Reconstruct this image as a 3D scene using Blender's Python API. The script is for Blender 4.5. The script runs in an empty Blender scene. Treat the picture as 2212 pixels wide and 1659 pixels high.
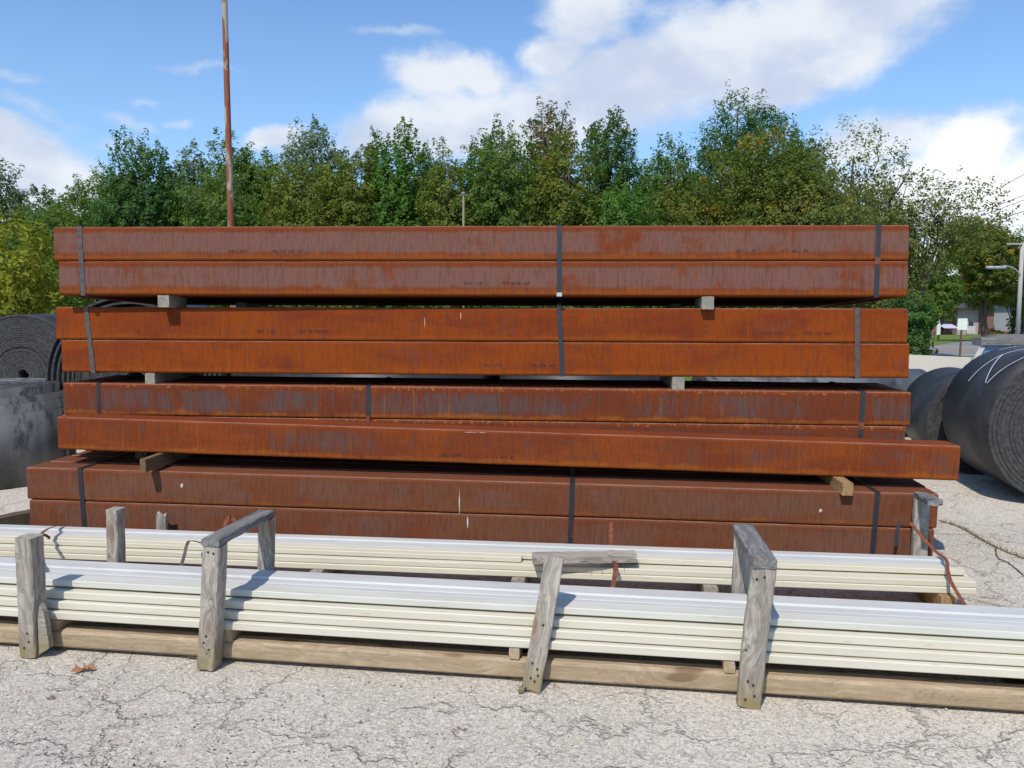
import bpy, bmesh, math, random
import numpy as np
from mathutils import Vector, Matrix

random.seed(7); RNG = np.random.default_rng(7)
SC = bpy.context.scene
COL = SC.collection

# ------------------------------------------------------------------ camera
F = 820.0; EYE = 1.62; PIT = math.atan(82 / F)
cam_d = bpy.data.cameras.new('camera'); cam = bpy.data.objects.new('camera', cam_d); COL.objects.link(cam)
cam.location = (0, 0, EYE); cam.rotation_euler = (math.pi / 2 - PIT, 0, 0)
cam_d.sensor_width = 36; cam_d.lens = 36 * F / 1024; cam_d.clip_end = 3000; cam_d.clip_start = .05
SC.camera = cam

# ------------------------------------------------------------------ light
SUN_AZ = math.radians(22); SUN_EL = math.radians(52)       # light travels 22 deg right of +Y
sdir = Vector((math.sin(SUN_AZ) * math.cos(SUN_EL), math.cos(SUN_AZ) * math.cos(SUN_EL), -math.sin(SUN_EL)))
sun_d = bpy.data.lights.new('sun', 'SUN'); sun_d.energy = 3.9; sun_d.angle = math.radians(.5); sun_d.color = (1, .955, .88)
sun = bpy.data.objects.new('sun', sun_d); COL.objects.link(sun)
sun.rotation_euler = sdir.to_track_quat('-Z', 'Y').to_euler(); sun.location = (-4, -8, 12)

SC.view_settings.view_transform = 'Standard'; SC.view_settings.look = 'None'
SC.view_settings.exposure = 0.0; SC.view_settings.gamma = 1
SC.view_settings.use_curve_mapping = False

# ------------------------------------------------------------------ node helpers
class NT:
    def __init__(s, tree): s.t = tree; s.n = tree.nodes; s.l = tree.links
    def new(s, typ, **kw):
        n = s.n.new(typ)
        for k, v in kw.items(): setattr(n, k, v)
        return n
    def link(s, a, b): s.l.new(a, b)
    def inp(s, node, i, v):
        if v is None: return
        if isinstance(v, bpy.types.NodeSocket): s.l.new(v, node.inputs[i])
        else: node.inputs[i].default_value = v
    def m(s, op, a, b=None, c=None, clamp=False):
        n = s.new('ShaderNodeMath', operation=op, use_clamp=clamp)
        s.inp(n, 0, a); s.inp(n, 1, b); s.inp(n, 2, c); return n.outputs[0]
    def vm(s, op, a, b=None):
        n = s.new('ShaderNodeVectorMath', operation=op)
        s.inp(n, 0, a); s.inp(n, 1, b)
        return n.outputs['Value'] if op in ('DOT_PRODUCT', 'LENGTH', 'DISTANCE') else n.outputs[0]
    def mix(s, f, a, b, typ='MIX'):
        n = s.new('ShaderNodeMix', data_type='RGBA', blend_type=typ)
        s.inp(n, 0, f)
        for i, v in ((6, a), (7, b)):
            if isinstance(v, tuple) and len(v) == 3: v = (*v, 1)
            s.inp(n, i, v)
        return n.outputs[2]
    def ramp(s, f, lo, hi, a=0., b=1., smooth=True):
        n = s.new('ShaderNodeMapRange', interpolation_type='SMOOTHSTEP' if smooth else 'LINEAR')
        s.inp(n, 0, f); s.inp(n, 1, lo); s.inp(n, 2, hi); s.inp(n, 3, a); s.inp(n, 4, b); return n.outputs[0]
    def mapping(s, v, scale=(1, 1, 1), loc=(0, 0, 0), rot=(0, 0, 0)):
        n = s.new('ShaderNodeMapping'); s.inp(n, 0, v); n.inputs[3].default_value = scale
        n.inputs[1].default_value = loc; n.inputs[2].default_value = rot; return n.outputs[0]
    def noise(s, v, scale=5, detail=4, rough=.55, dist=0, col=False):
        n = s.new('ShaderNodeTexNoise'); s.inp(n, 'Vector', v); n.inputs['Scale'].default_value = scale
        n.inputs['Detail'].default_value = detail; n.inputs['Roughness'].default_value = rough
        n.inputs['Distortion'].default_value = dist
        return n.outputs['Color'] if col else n.outputs['Fac']
    def voro(s, v, scale, feature='F1', out='Distance', rnd=1):
        n = s.new('ShaderNodeTexVoronoi', feature=feature); s.inp(n, 'Vector', v); n.inputs['Scale'].default_value = scale
        n.inputs['Randomness'].default_value = rnd
        return n.outputs[out]
    def sep(s, v):
        n = s.new('ShaderNodeSeparateXYZ'); s.inp(n, 0, v); return n.outputs
    def comb(s, x, y, z):
        n = s.new('ShaderNodeCombineXYZ'); s.inp(n, 0, x); s.inp(n, 1, y); s.inp(n, 2, z); return n.outputs[0]

def mat(name, build, rough=.8, spec=.3, metal=0):
    m = bpy.data.materials.new(name); m.use_nodes = True
    t = NT(m.node_tree); bs = t.n['Principled BSDF']
    bs.inputs['Roughness'].default_value = rough; bs.inputs['Specular IOR Level'].default_value = spec
    bs.inputs['Metallic'].default_value = metal
    r = build(t, bs)
    if isinstance(r, tuple) and len(r) == 2 and isinstance(r[0], bpy.types.NodeSocket):
        col, (h, st, di) = r
        b = t.new('ShaderNodeBump'); b.inputs['Strength'].default_value = st; b.inputs['Distance'].default_value = di
        t.link(h, b.inputs['Height']); t.link(b.outputs[0], bs.inputs['Normal'])
        t.link(col, bs.inputs['Base Color'])
    elif isinstance(r, bpy.types.NodeSocket): t.link(r, bs.inputs['Base Color'])
    elif r is not None: bs.inputs['Base Color'].default_value = (*r, 1)
    return m

def objco(t):
    """object coordinates shifted by a random offset per object, so repeats never match"""
    tc = t.new('ShaderNodeTexCoord'); oi = t.new('ShaderNodeObjectInfo')
    off = t.m('MULTIPLY', oi.outputs['Random'], 37.0)
    return tc.outputs['Object'], t.vm('ADD', tc.outputs['Object'], t.comb(off, off, 0.0)), oi.outputs['Random']

# ------------------------------------------------------------------ world: sky + clouds
wd = bpy.data.worlds.new('World'); SC.world = wd; wd.use_nodes = True
t = NT(wd.node_tree); bg = t.n['Background']
sky = t.new('ShaderNodeTexSky', sky_type='NISHITA', sun_disc=False)
sky.sun_elevation = SUN_EL; sky.sun_rotation = math.atan2(-sdir.x, -sdir.y)
sky.altitude = 200; sky.air_density = 1.0; sky.dust_density = .4; sky.ozone_density = 1.6
SKY_STRENGTH = .11
bg.inputs[1].default_value = SKY_STRENGTH
tc = t.new('ShaderNodeTexCoord'); D = t.vm('NORMALIZE', tc.outputs['Generated'])
def raydir(x, y):       # 2212-wide photo units -> direction
    px = x / 2.16 - 512; py = 384 - y / 2.16
    return Vector((px, F * math.cos(PIT) + py * math.sin(PIT), -F * math.sin(PIT) + py * math.cos(PIT))).normalized()
blobs = [(1420, 165, 520, 115, -13), (900, 290, 230, 60, -10), (1850, 300, 120, 60, 0), (1700, 170, 300, 60, -10), (1290, 175, 300, 85, -12), (1620, 105, 380, 120, -14), (1850, 20, 260, 110, -15), (1000, 235, 190, 85, -8), (1020, 150, 110, 60, 25), (840, 270, 160, 66, -20), (930, 160, 90, 60, 0), (1130, 230, 260, 80, -8),
         (1260, 20, 110, 75, 10), (1180, 100, 75, 50, 0), (1450, 190, 280, 70, -6), (1010, 300, 340, 48, 0),
         (1950, 290, 150, 52, 8), (2100, 320, 150, 70, -14), (2170, 430, 300, 120, 0), (1980, 400, 240, 110, 0), (2160, 560, 260, 80, 0),
         (50, 320, 120, 66, 8), (120, 385, 190, 60, 16), (10, 400, 220, 100, 0), (600, 300, 70, 30, -30), (20, 270, 60, 26, 0)]
wisps = [(865, 62, 100, 13, -6), (300, 222, 30, 9, 0), (378, 262, 32, 10, -8), (105, 240, 60, 16, 10), (270, 262, 60, 14, 10), (240, 300, 60, 16, 0), (420, 160, 90, 9, 3), (140, 262, 50, 14, 12), (20, 180, 80, 10, 0)]
def blobfield(lst, warped):
    acc = None
    for (x, y, rx, ry, rot) in lst:
        c = raydir(x, y); r = Vector((0, 0, 1)).cross(c).normalized() * -1; u = r.cross(c).normalized()
        if u.z < 0: u = -u
        if r.x < 0: r = -r
        a = math.radians(-rot); r2 = r * math.cos(a) + u * math.sin(a); u2 = u * math.cos(a) - r * math.sin(a)
        sc = 2.16 * F
        dv = t.vm('SUBTRACT', warped, tuple(c))
        ax = t.vm('DOT_PRODUCT', dv, tuple(r2 * sc / rx)); ay = t.vm('DOT_PRODUCT', dv, tuple(u2 * sc / ry)); az = t.vm('DOT_PRODUCT', dv, tuple(c * 2.0))
        v = t.comb(ax, ay, az); d = t.m('SUBTRACT', 1.0, t.vm('LENGTH', v))
        acc = d if acc is None else t.m('SMOOTH_MAX', acc, d, .25)
    return acc
wn = t.noise(D, 5.5, 5, .6, 0, col=True)
warp = t.vm('ADD', D, t.vm('MULTIPLY', t.vm('SUBTRACT', wn, (.5, .5, .5)), (.10, .10, .08)))
bf = blobfield(blobs, warp)
stretch = t.mapping(D, (1, 1, 1.7))
n1 = t.noise(stretch, 9, 8, .6, .2); n2 = t.noise(stretch, 30, 6, .65)
val = t.m('ADD', bf, t.m('ADD', t.m('MULTIPLY', t.m('SUBTRACT', n1, .5), 1.15), t.m('MULTIPLY', t.m('SUBTRACT', n2, .5), .42)))
al = t.ramp(val, -.08, .62)
# clouds outside the picture: same kind of broken cumulus
dz = t.sep(D)
back = t.m('MULTIPLY', t.ramp(t.noise(t.mapping(D, (1, 1, 2.2)), 3.2, 8, .6), .52, .66), t.ramp(dz[1], .72, .45))
al = t.m('MAXIMUM', al, t.m('MULTIPLY', back, .85))
wf = blobfield(wisps, warp)
wv = t.m('ADD', wf, t.m('MULTIPLY', t.m('SUBTRACT', t.noise(stretch, 26, 7, .65), .5), 1.6))
al = t.m('MAXIMUM', al, t.m('MULTIPLY', t.ramp(wv, -.15, 1.2), .5))
shade = t.noise(t.mapping(D, (1, 1, 1.6), (.3, .1, .02)), 7, 5, .55)
br = t.ramp(shade, .36, .60)
dense = t.ramp(val, .1, .9)
K = 1 / SKY_STRENGTH
ccol = t.mix(br, (.60 * K, .68 * K, .84 * K), (.86 * K, .90 * K, .95 * K))
right = t.ramp(dz[0], .36, .50)
ccol = t.mix(t.m('MULTIPLY', right, t.m('MULTIPLY', dense, t.ramp(dz[2], .055, .11))), ccol, (1.25 * K, 1.25 * K, 1.25 * K))
skyc = t.mix(1.0, sky.outputs[0], (.93, 1.25, 1.60), 'MULTIPLY')
skyc = t.mix(t.ramp(dz[2], .42, .04, 0, .34, False), skyc, (.58 * K, .80 * K, 1.0 * K))
skyv = t.mix(t.m('MULTIPLY', al, .93), skyc, ccol)
t.link(skyv, bg.inputs[0])

# ------------------------------------------------------------------ placement helpers
ca, sa = math.cos(PIT), math.sin(PIT)
def ray(x, y): return Vector((x - 512, F * ca + (384 - y) * sa, -F * sa + (384 - y) * ca))
def P(x, y, Y):
    r = ray(x, y); k = Y / r.y; return Vector((r.x * k, Y, EYE + r.z * k))
def G(x, y, z=0.0):
    r = ray(x, y); k = (z - EYE) / r.z; return Vector((r.x * k, r.y * k, z))
S = 1 / 2.16            # photo read at 2212 wide -> 1024 wide
def frame(p0, p1, up=Vector((0, 0, 1))):
    """x along p0->p1, y level pointing away from camera side, z up"""
    x = (p1 - p0).normalized(); y = up.cross(x).normalized(); z = x.cross(y).normalized()
    M = Matrix((x, y, z)).transposed().to_4x4(); M.translation = p0; return M

# ------------------------------------------------------------------ object helpers
def link(name, me, m=None, M=None, parent=None, **props):
    o = bpy.data.objects.new(name, me); COL.objects.link(o)
    if m is not None and me is not None and not me.materials:
        for mm in (m if isinstance(m, (list, tuple)) else [m]): me.materials.append(mm)
    if M is None: M = Matrix.Identity(4)
    if parent is not None:
        o.parent = parent; o.matrix_local = WM(parent).inverted() @ M
    else: o.matrix_world = M
    o['_M'] = [c for r in M for c in r]
    for k, v in props.items():
        if v is not None: o[k] = v
    return o
def WM(o):
    v = list(o['_M']); return Matrix((v[0:4], v[4:8], v[8:12], v[12:16]))
def empty(name, loc, label, category, group=None):
    return link(name, None, None, Matrix.Translation(loc), None, label=label, category=category, group=group)
def bm_mesh(bm, name='m', smooth=False):
    me = bpy.data.meshes.new(name); bm.normal_update(); bm.to_mesh(me); bm.free()
    if smooth: me.shade_smooth()
    return me
def box_bm(bm, x0, x1, y0, y1, z0, z1, bev=0.0, seg=1):
    r = bmesh.ops.create_cube(bm, size=1)
    vs = r['verts']
    for v in vs:
        v.co = Vector((x0 + (v.co.x + .5) * (x1 - x0), y0 + (v.co.y + .5) * (y1 - y0), z0 + (v.co.z + .5) * (z1 - z0)))
    if bev:
        es = list({e for v in vs for e in v.link_edges})
        bmesh.ops.bevel(bm, geom=es, offset=bev, segments=seg, affect='EDGES', profile=.5)
def box_me(x0, x1, y0, y1, z0, z1, bev=0.0, seg=1):
    bm = bmesh.new(); box_bm(bm, x0, x1, y0, y1, z0, z1, bev, seg); return bm_mesh(bm)
def wood_me(L, w, h, bev=.004, nx=14, jit=.0022, ragged0=0, ragged1=0, seed=0, x0=0.0, y0=0.0, z0=0.0):
    """sawn timber, x along the grain, slightly crooked edges; ragged ends on request"""
    rg = random.Random(seed * 13 + int(L * 1000))
    prof = [(bev, 0), (w * .5, 0), (w - bev, 0), (w, bev), (w, h * .5), (w, h - bev), (w - bev, h), (w * .5, h), (bev, h), (0, h - bev), (0, h * .5), (0, bev)]
    vs, fs = [], []; n = len(prof)
    bend = rg.uniform(-.003, .003)
    for i in range(nx + 1):
        tt = i / nx
        dy = bend * math.sin(math.pi * tt)
        for (py, pz) in prof:
            x = L * tt
            if i == 0 and ragged0: x += rg.uniform(0, ragged0)
            if i == nx and ragged1: x -= rg.uniform(0, ragged1)
            vs.append((x0 + x, y0 + py + dy + rg.uniform(-jit, jit), z0 + pz + rg.uniform(-jit, jit)))
    for i in range(nx):
        for k in range(n):
            a = i * n + k; b = i * n + (k + 1) % n
            fs.append((a, b, b + n, a + n))
    fs.append(tuple(reversed(range(n)))); fs.append(tuple(range(nx * n, nx * n + n)))
    me = bpy.data.meshes.new('timber'); me.from_pydata(vs, [], fs)
    bm = bmesh.new(); bm.from_mesh(me); bmesh.ops.recalc_face_normals(bm, faces=bm.faces); bm.to_mesh(me); bm.free()
    return me
def extrude_profile(prof, x0, x1, nx=1, closed=True, wob=0.0, seed=0):
    """prof list of (y,z) swept along x"""
    rg = random.Random(seed); n = len(prof); vs, fs = [], []
    for i in range(nx + 1):
        x = x0 + (x1 - x0) * i / nx; d = (rg.uniform(-wob, wob), rg.uniform(-wob, wob)) if 0 < i < nx else (0, 0)
        for (y, z) in prof: vs.append((x, y + d[0], z + d[1]))
    for i in range(nx):
        for k in range(n):
            a = i * n + k; b = i * n + (k + 1) % n; fs.append((a, b, b + n, a + n))
    fs.append(tuple(reversed(range(n)))); fs.append(tuple(range(nx * n, nx * n + n)))
    me = bpy.data.meshes.new('profile'); me.from_pydata(vs, [], fs)
    bm = bmesh.new(); bm.from_mesh(me); bmesh.ops.recalc_face_normals(bm, faces=bm.faces); bm.to_mesh(me); bm.free()
    return me
def ribbon_me(pts, w, th, wdir=None):
    """flat steel band along pts; wdir = width direction"""
    vs, fs = [], []; n = len(pts)
    for i, p in enumerate(pts):
        a = pts[max(i - 1, 0)]; b = pts[min(i + 1, n - 1)]; tg = (b - a).normalized()
        wd_ = (wdir[i] if isinstance(wdir, list) else wdir)
        wv = (wd_ - tg * wd_.dot(tg)).normalized(); nv = tg.cross(wv).normalized()
        for s1, s2 in ((-1, -1), (1, -1), (1, 1), (-1, 1)): vs.append(p + wv * s1 * w / 2 + nv * s2 * th / 2)
    for i in range(n - 1):
        for k in range(4):
            a = i * 4 + k; b = i * 4 + (k + 1) % 4; fs.append((a, b, b + 4, a + 4))
    fs += [(3, 2, 1, 0), tuple(range((n - 1) * 4, n * 4))]
    me = bpy.data.meshes.new('band'); me.from_pydata([tuple(v) for v in vs], [], fs)
    bm = bmesh.new(); bm.from_mesh(me); bmesh.ops.recalc_face_normals(bm, faces=bm.faces); bm.to_mesh(me); bm.free(); return me
def curve_pts(ctrl, n=24):
    """catmull-rom through control points"""
    c = [ctrl[0]] + list(ctrl) + [ctrl[-1]]; out = []
    for i in range(1, len(c) - 2):
        for k in range(n):
            u = k / n; p0, p1, p2, p3 = c[i - 1], c[i], c[i + 1], c[i + 2]
            out.append(.5 * ((2 * p1) + (-p0 + p2) * u + (2 * p0 - 5 * p1 + 4 * p2 - p3) * u * u + (-p0 + 3 * p1 - 3 * p2 + p3) * u ** 3))
    out.append(ctrl[-1]); return out
def tube_bm(bm, pts, rad, n=8, cap=True):
    rings = []
    for i, p in enumerate(pts):
        a = pts[max(i - 1, 0)]; b = pts[min(i + 1, len(pts) - 1)]; tg = (b - a).normalized()
        q = tg.orthogonal().normalized() if abs(tg.z) < .95 else (Vector((1, 0, 0)) - tg * tg.x).normalized()
        s = tg.cross(q); r = rad[i] if isinstance(rad, (list, tuple)) else rad
        rings.append([bm.verts.new(p + (q * math.cos(2 * math.pi * k / n) + s * math.sin(2 * math.pi * k / n)) * r) for k in range(n)])
    for i in range(len(rings) - 1):
        # align ring starts
        A, B = rings[i], rings[i + 1]; off = min(range(n), key=lambda o: (A[0].co - B[o].co).length)
        B = B[off:] + B[:off]; rings[i + 1] = B
        for k in range(n): bm.faces.new((A[k], A[(k + 1) % n], B[(k + 1) % n], B[k]))
    if cap: bm.faces.new(list(reversed(rings[0]))); bm.faces.new(rings[-1])

# ------------------------------------------------------------------ materials
def rust_mat(name, base, base2, scale_c, orange, purple, streak, scalep, dark=.0, dr=.22, bead=0.0):
    def b(t, bs):
        co, cr, rnd = objco(t); X, Y_, Z = t.sep(co)
        blot = t.noise(t.mapping(cr, (.9, .9, 2.2)), 2.2, 5, .6, .4)
        col = t.mix(t.ramp(t.m('ADD', blot, t.m('MULTIPLY', t.m('SUBTRACT', rnd, .5), .26)), .36, .64), base, base2)
        vert = t.noise(t.mapping(cr, (26, 26, 1.3)), 1.0, 4, .65)          # drips down the face
        fine = t.noise(t.mapping(cr, (70, 70, 9)), 1.0, 3, .7)
        grain = t.noise(cr, 260, 2, .6)
        # mill scale held in the middle of the face
        mid = t.m('MULTIPLY', t.ramp(Z, -.205, -.135), t.ramp(Z, -.012, -.06))
        patch = t.noise(t.mapping(cr, (1.5, 1.5, 2.0)), 1.6, 4, .65, .3)
        midn = t.ramp(t.m('ADD', mid, t.m('MULTIPLY', t.m('SUBTRACT', t.noise(t.mapping(cr, (7, 7, 3)), 1.0, 4, .65), .5), 1.5)), .25, .85)
        pm = t.m('MULTIPLY', midn, t.ramp(t.m('ADD', patch, t.m('MULTIPLY', t.m('SUBTRACT', vert, .5), .35)), 1 - purple - .10, 1 - purple + .10))
        col = t.mix(t.m('MULTIPLY', pm, .85), col, scale_c)
        sp = t.m('MULTIPLY', t.ramp(t.m('ADD', vert, t.m('MULTIPLY', t.m('SUBTRACT', patch, .5), .9)), 1 - scalep - .09, 1 - scalep + .17), t.ramp(Z, -.20, -.15))
        sp = t.m('MULTIPLY', sp, t.ramp(Z, -.03, -.07))
        col = t.mix(t.m('MULTIPLY', sp, .85), col, (.090, .066, .062))
        st = t.m('MULTIPLY', t.ramp(t.noise(t.mapping(cr, (34, 34, .7)), 1.0, 3, .6), .58, .72), t.ramp(t.noise(t.mapping(cr, (.8, .8, .8)), 1.4, 3, .5), .45, .62))
        col = t.mix(t.m('MULTIPLY', st, streak), col, orange)
        low = t.ramp(t.m('ADD', t.ramp(Z, -.130, -.215, 0, 1, False), t.m('MULTIPLY', t.m('SUBTRACT', t.noise(t.mapping(cr, (5, 5, 1)), 1.2, 4, .6), .5), 1.3)), .48, .80)
        col = t.mix(t.m('MULTIPLY', low, .50), col, orange)
        edge = t.ramp(Z, -.03, -.008)
        col = t.mix(t.m('MULTIPLY', edge, .35), col, base2)
        col = t.mix(t.ramp(fine, .42, .70, 0, .42), col, (.05, .022, .018), 'MIX')
        drip = t.m('MULTIPLY', t.ramp(t.noise(t.mapping(cr, (85, 85, 1.6)), 1.0, 3, .6), .55, .68), t.ramp(t.noise(t.mapping(cr, (1.6, 1.6, 1.2)), 1.7, 4, .6), .48, .62))
        col = t.mix(t.m('MULTIPLY', drip, dr), col, (.060, .028, .024), 'MIX')
        if bead:
            bd = t.m('MULTIPLY', t.ramp(Z, -.196, -.206), t.ramp(t.noise(t.mapping(cr, (48, 1, 1)), 1.0, 2, .5), .48, .60))
            tp_ = t.m('MULTIPLY', t.ramp(Z, -.030, -.020), t.ramp(t.noise(t.mapping(cr, (40, 8, 30)), 1.0, 3, .6), .54, .66))
            col = t.mix(t.m('MULTIPLY', t.m('MAXIMUM', bd, tp_), bead), col, (.50, .17, .02))
        wear = t.ramp(t.m('ADD', Z, t.m('MULTIPLY', t.noise(t.mapping(cr, (9, 9, 9)), 1.0, 3, .6), .010)), -.0012, .0035, 0, .5)
        col = t.mix(t.m('MULTIPLY', wear, t.ramp(Y_, .022, .008)), col, (.34, .22, .17))
        col = t.mix(t.ramp(grain, .45, .75, 0, .22), col, (.36, .15, .055), 'MIX')
        h = t.m('ADD', t.m('MULTIPLY', grain, .6), t.m('MULTIPLY', fine, .4))
        return col, (h, .25, .0015)
    return mat(name, b, rough=.88, spec=.10)
RUST = {
    1: rust_mat('rust_purple', (.165, .042, .014), (.180, .034, .009), (.165, .086, .070), (.28, .072, .008), .60, .55, .14, dr=.14),
    2: rust_mat('rust_orange', (.235, .044, .004), (.165, .027, .007), (.180, .046, .024), (.29, .066, .004), .34, .38, .0, dr=.12),
    3: rust_mat('rust_scaled', (.205, .044, .009), (.145, .032, .012), (.110, .050, .040), (.38, .120, .012), .50, .75, .48, dr=.45, bead=.40),
    4: rust_mat('rust_brown', (.158, .060, .030), (.160, .046, .020), (.150, .068, .044), (.27, .075, .012), .50, .30, .0, dark=1, dr=.10),
    5: rust_mat('rust_bright', (.235, .050, .009), (.170, .034, .010), (.125, .050, .034), (.34, .095, .010), .42, .85, .30, dr=.35),
}
def strap_b(t, bs):
    co, cr, r = objco(t); n = t.noise(cr, 22, 4, .6)
    return t.mix(t.ramp(n, .55, .75), (.034, .039, .046), (.12, .055, .03)), (n, .1, .001)
M_STRAP = mat('strap_blued_steel', strap_b, .42, .5, .35)
def strap_gb(t, bs):
    co, cr, r = objco(t); n = t.noise(cr, 30, 4, .6)
    return t.mix(t.ramp(n, .45, .7), (.095, .085, .078), (.055, .052, .052)), (n, .1, .001)
M_STRAPG = mat('strap_dull_grey', strap_gb, .6, .4, .2)
def strap_rb(t, bs):
    co, cr, r = objco(t); n = t.noise(cr, 40, 4, .65)
    return t.mix(t.ramp(n, .35, .7), (.13, .045, .03), (.24, .085, .035)), (n, .3, .001)
M_STRAPR = mat('strap_rusty', strap_rb, .8, .25, .1)
M_SEAL = mat('strap_seal_zinc', lambda t, b: (.5, .5, .47), .5, .5, .4)

def wood_mat(name, c1, c2, dark, knotty=.0, green=0.0, crack=.5, ends=(.40, .33, .25)):
    def b(t, bs):
        co, cr, rnd = objco(t)
        k = t.voro(t.mapping(cr, (2.6, 9, 9)), 1.0, 'SMOOTH_F1', 'Distance')
        bend = t.m('MULTIPLY', t.ramp(k, .45, .05), .5)
        g = t.mapping(cr, (1.4, 46, 46))
        g2 = t.vm('ADD', g, t.comb(0.0, t.m('MULTIPLY', t.noise(t.mapping(cr, (2.4, 6, 6)), 1.0, 3, .5), 9.0), t.m('MULTIPLY', bend, 8.0)))
        grain = t.noise(g2, 1.0, 4, .6)
        blot = t.noise(t.mapping(cr, (2, 8, 8)), 1.3, 4, .6)
        gf = t.noise(t.mapping(g2, (1.4, 2.6, 2.6)), 1.0, 3, .65)
        col = t.mix(t.ramp(grain, .38, .60), c1, c2)
        col = t.mix(t.ramp(gf, .50, .66, 0, .45), col, dark)
        col = t.mix(t.ramp(blot, .45, .72, 0, .45), col, tuple(v * .72 for v in c2))
        ck = t.noise(t.mapping(g2, (.55, 2.3, 2.3)), 1.0, 3, .6)
        ckm = t.ramp(ck, .33, .27)
        col = t.mix(t.m('MULTIPLY', ckm, crack), col, dark)
        if knotty:
            kn = t.ramp(k, .16, .09); col = t.mix(t.m('MULTIPLY', kn, knotty), col, (.12, .06, .035))
            halo = t.ramp(k, .30, .14, 0, .25); col = t.mix(halo, col, (.30, .17, .09))
        # damp foot: world height above the paving
        geo = t.new('ShaderNodeNewGeometry'); wz = t.sep(geo.outputs['Position'])[2]
        if green:
            gm = t.m('MULTIPLY', t.ramp(wz, .16, .0), t.ramp(t.noise(cr, 14, 4, .6), .30, .62))
            col = t.mix(t.m('MULTIPLY', gm, green), col, (.26, .22, .07))
            hl = t.ramp(t.m('ADD', wz, t.m('MULTIPLY', blot, .06)), .30, .05, 0, .35)
            col = t.mix(hl, col, (.26, .18, .10))
        fleck = t.noise(cr, 190, 2, .6)
        col = t.mix(t.ramp(fleck, .3, .7, .0, .18), col, (.08, .07, .06))
        h = t.m('SUBTRACT', t.m('ADD', grain, t.m('MULTIPLY', fleck, .25)), t.m('MULTIPLY', ckm, 1.2))
        return col, (h, .55, .003)
    return mat(name, b, .88, .2)
W_GREY = wood_mat('weathered_grey_wood', (.47, .42, .345), (.30, .262, .215), (.06, .048, .038), .55, .85, .9)
W_GREYD = wood_mat('dark_weathered_wood', (.27, .26, .245), (.16, .155, .15), (.04, .04, .04), .2, 0, .9)
W_TAN = wood_mat('pale_tan_timber', (.60, .47, .32), (.46, .345, .225), (.20, .12, .07), .85, .3, .5)
W_BLOCK = wood_mat('grey_block_wood', (.36, .32, .26), (.27, .24, .19), (.05, .04, .03), .1, 0, .4)
W_YEL = wood_mat('yellow_block_wood', (.42, .27, .12), (.32, .19, .08), (.08, .04, .02), .3, 0, .4)
W_BROWN = wood_mat('brown_board_wood', (.16, .115, .07), (.10, .07, .045), (.03, .02, .015), .3, 0, .5)

def frp_mat(name, c1, c2):
    def b(t, bs):
        co, cr, rnd = objco(t)
        n = t.noise(t.mapping(cr, (.6, 30, 30)), 1.0, 3, .5); s = t.noise(t.mapping(cr, (1.2, 4, 4)), 1.5, 5, .6)
        f = t.noise(cr, 230, 2, .7)
        col = t.mix(t.ramp(s, .35, .68), c1, c2)
        col = t.mix(t.ramp(n, .52, .72, 0, .18), col, (.50, .46, .34))
        col = t.mix(t.ramp(f, .30, .72, 0, .10), col, (.38, .37, .36))
        dirt = t.m('MULTIPLY', t.ramp(t.noise(t.mapping(cr, (2.2, 22, 22)), 1.0, 5, .65), .50, .72), t.ramp(t.noise(t.mapping(cr, (.7, 3, 3)), 1.0, 3, .5), .40, .62))
        col = t.mix(t.m('MULTIPLY', dirt, .30), col, (.33, .28, .19))
        spot = t.ramp(t.voro(t.mapping(cr, (4, 34, 34)), 1.0), .13, .05, 0, .45)
        col = t.mix(spot, col, (.38, .30, .18))
        return col, (f, .10, .001)
    return mat(name, b, .5, .32)
FRP_C = frp_mat('cream_fibreglass', (.650, .605, .478), (.60, .555, .430))
FRP_Y = frp_mat('yellowed_fibreglass', (.645, .59, .45), (.60, .545, .41))
W_OLD = wood_mat('old_brown_board', (.22, .15, .075), (.15, .10, .05), (.04, .03, .02), .3, 0, .6)
FRP_G = frp_mat('greenish_white_fibreglass', (.62, .605, .52), (.57, .56, .475))
FRP_SKY = frp_mat('skylit_top_fibreglass', (.565, .555, .52), (.50, .495, .47))  # same cream profiles; the sky-lit cast of the tops is put into the colour

def rubber_b(t, bs):
    co, cr, rnd = objco(t)
    n = t.noise(cr, 3.2, 5, .6, .5); f = t.noise(cr, 120, 2, .6)
    col = t.mix(t.ramp(n, .38, .7), (.013, .013, .016), (.034, .034, .038))
    col = t.mix(t.ramp(t.noise(t.mapping(cr, (1, 1, 6)), 4, 4, .6), .58, .78, 0, .3), col, (.055, .055, .055))
    return t.mix(t.ramp(f, .4, .7, 0, .2), col, (.12, .12, .12)), (t.m('ADD', n, f), .3, .004)
M_RUB = mat('black_rubber_belt', rubber_b, .48, .45)
def rubber_gb(t, bs):
    co, cr, rnd = objco(t)
    n = t.noise(t.mapping(cr, (2, 2, .8)), 1.3, 4, .5, .2); f = t.noise(cr, 110, 2, .6)
    col = t.mix(t.ramp(n, .38, .62), (.050, .051, .055), (.135, .135, .13))
    col = t.mix(t.ramp(t.noise(t.mapping(cr, (4, 4, 1.4)), 1.6, 4, .6), .52, .64, 0, .85), col, (.016, .016, .018))
    return t.mix(t.ramp(f, .4, .7, 0, .2), col, (.3, .3, .29)), (t.m('ADD', n, f), .3, .004)
M_RUBG = mat('dusty_grey_rubber', rubber_gb, .45, .5)
M_EDGE = mat('belt_edge_rubber', lambda t, b: (t.mix(t.ramp(t.noise(t.new('ShaderNodeTexCoord').outputs['Object'], 30, 2, .6), .35, .7), (.040, .040, .040), (.072, .072, .070))), .8, .2)
M_CHALK = mat('white_chalk', lambda t, b: (.72, .78, .84), .9, .1)

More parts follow.
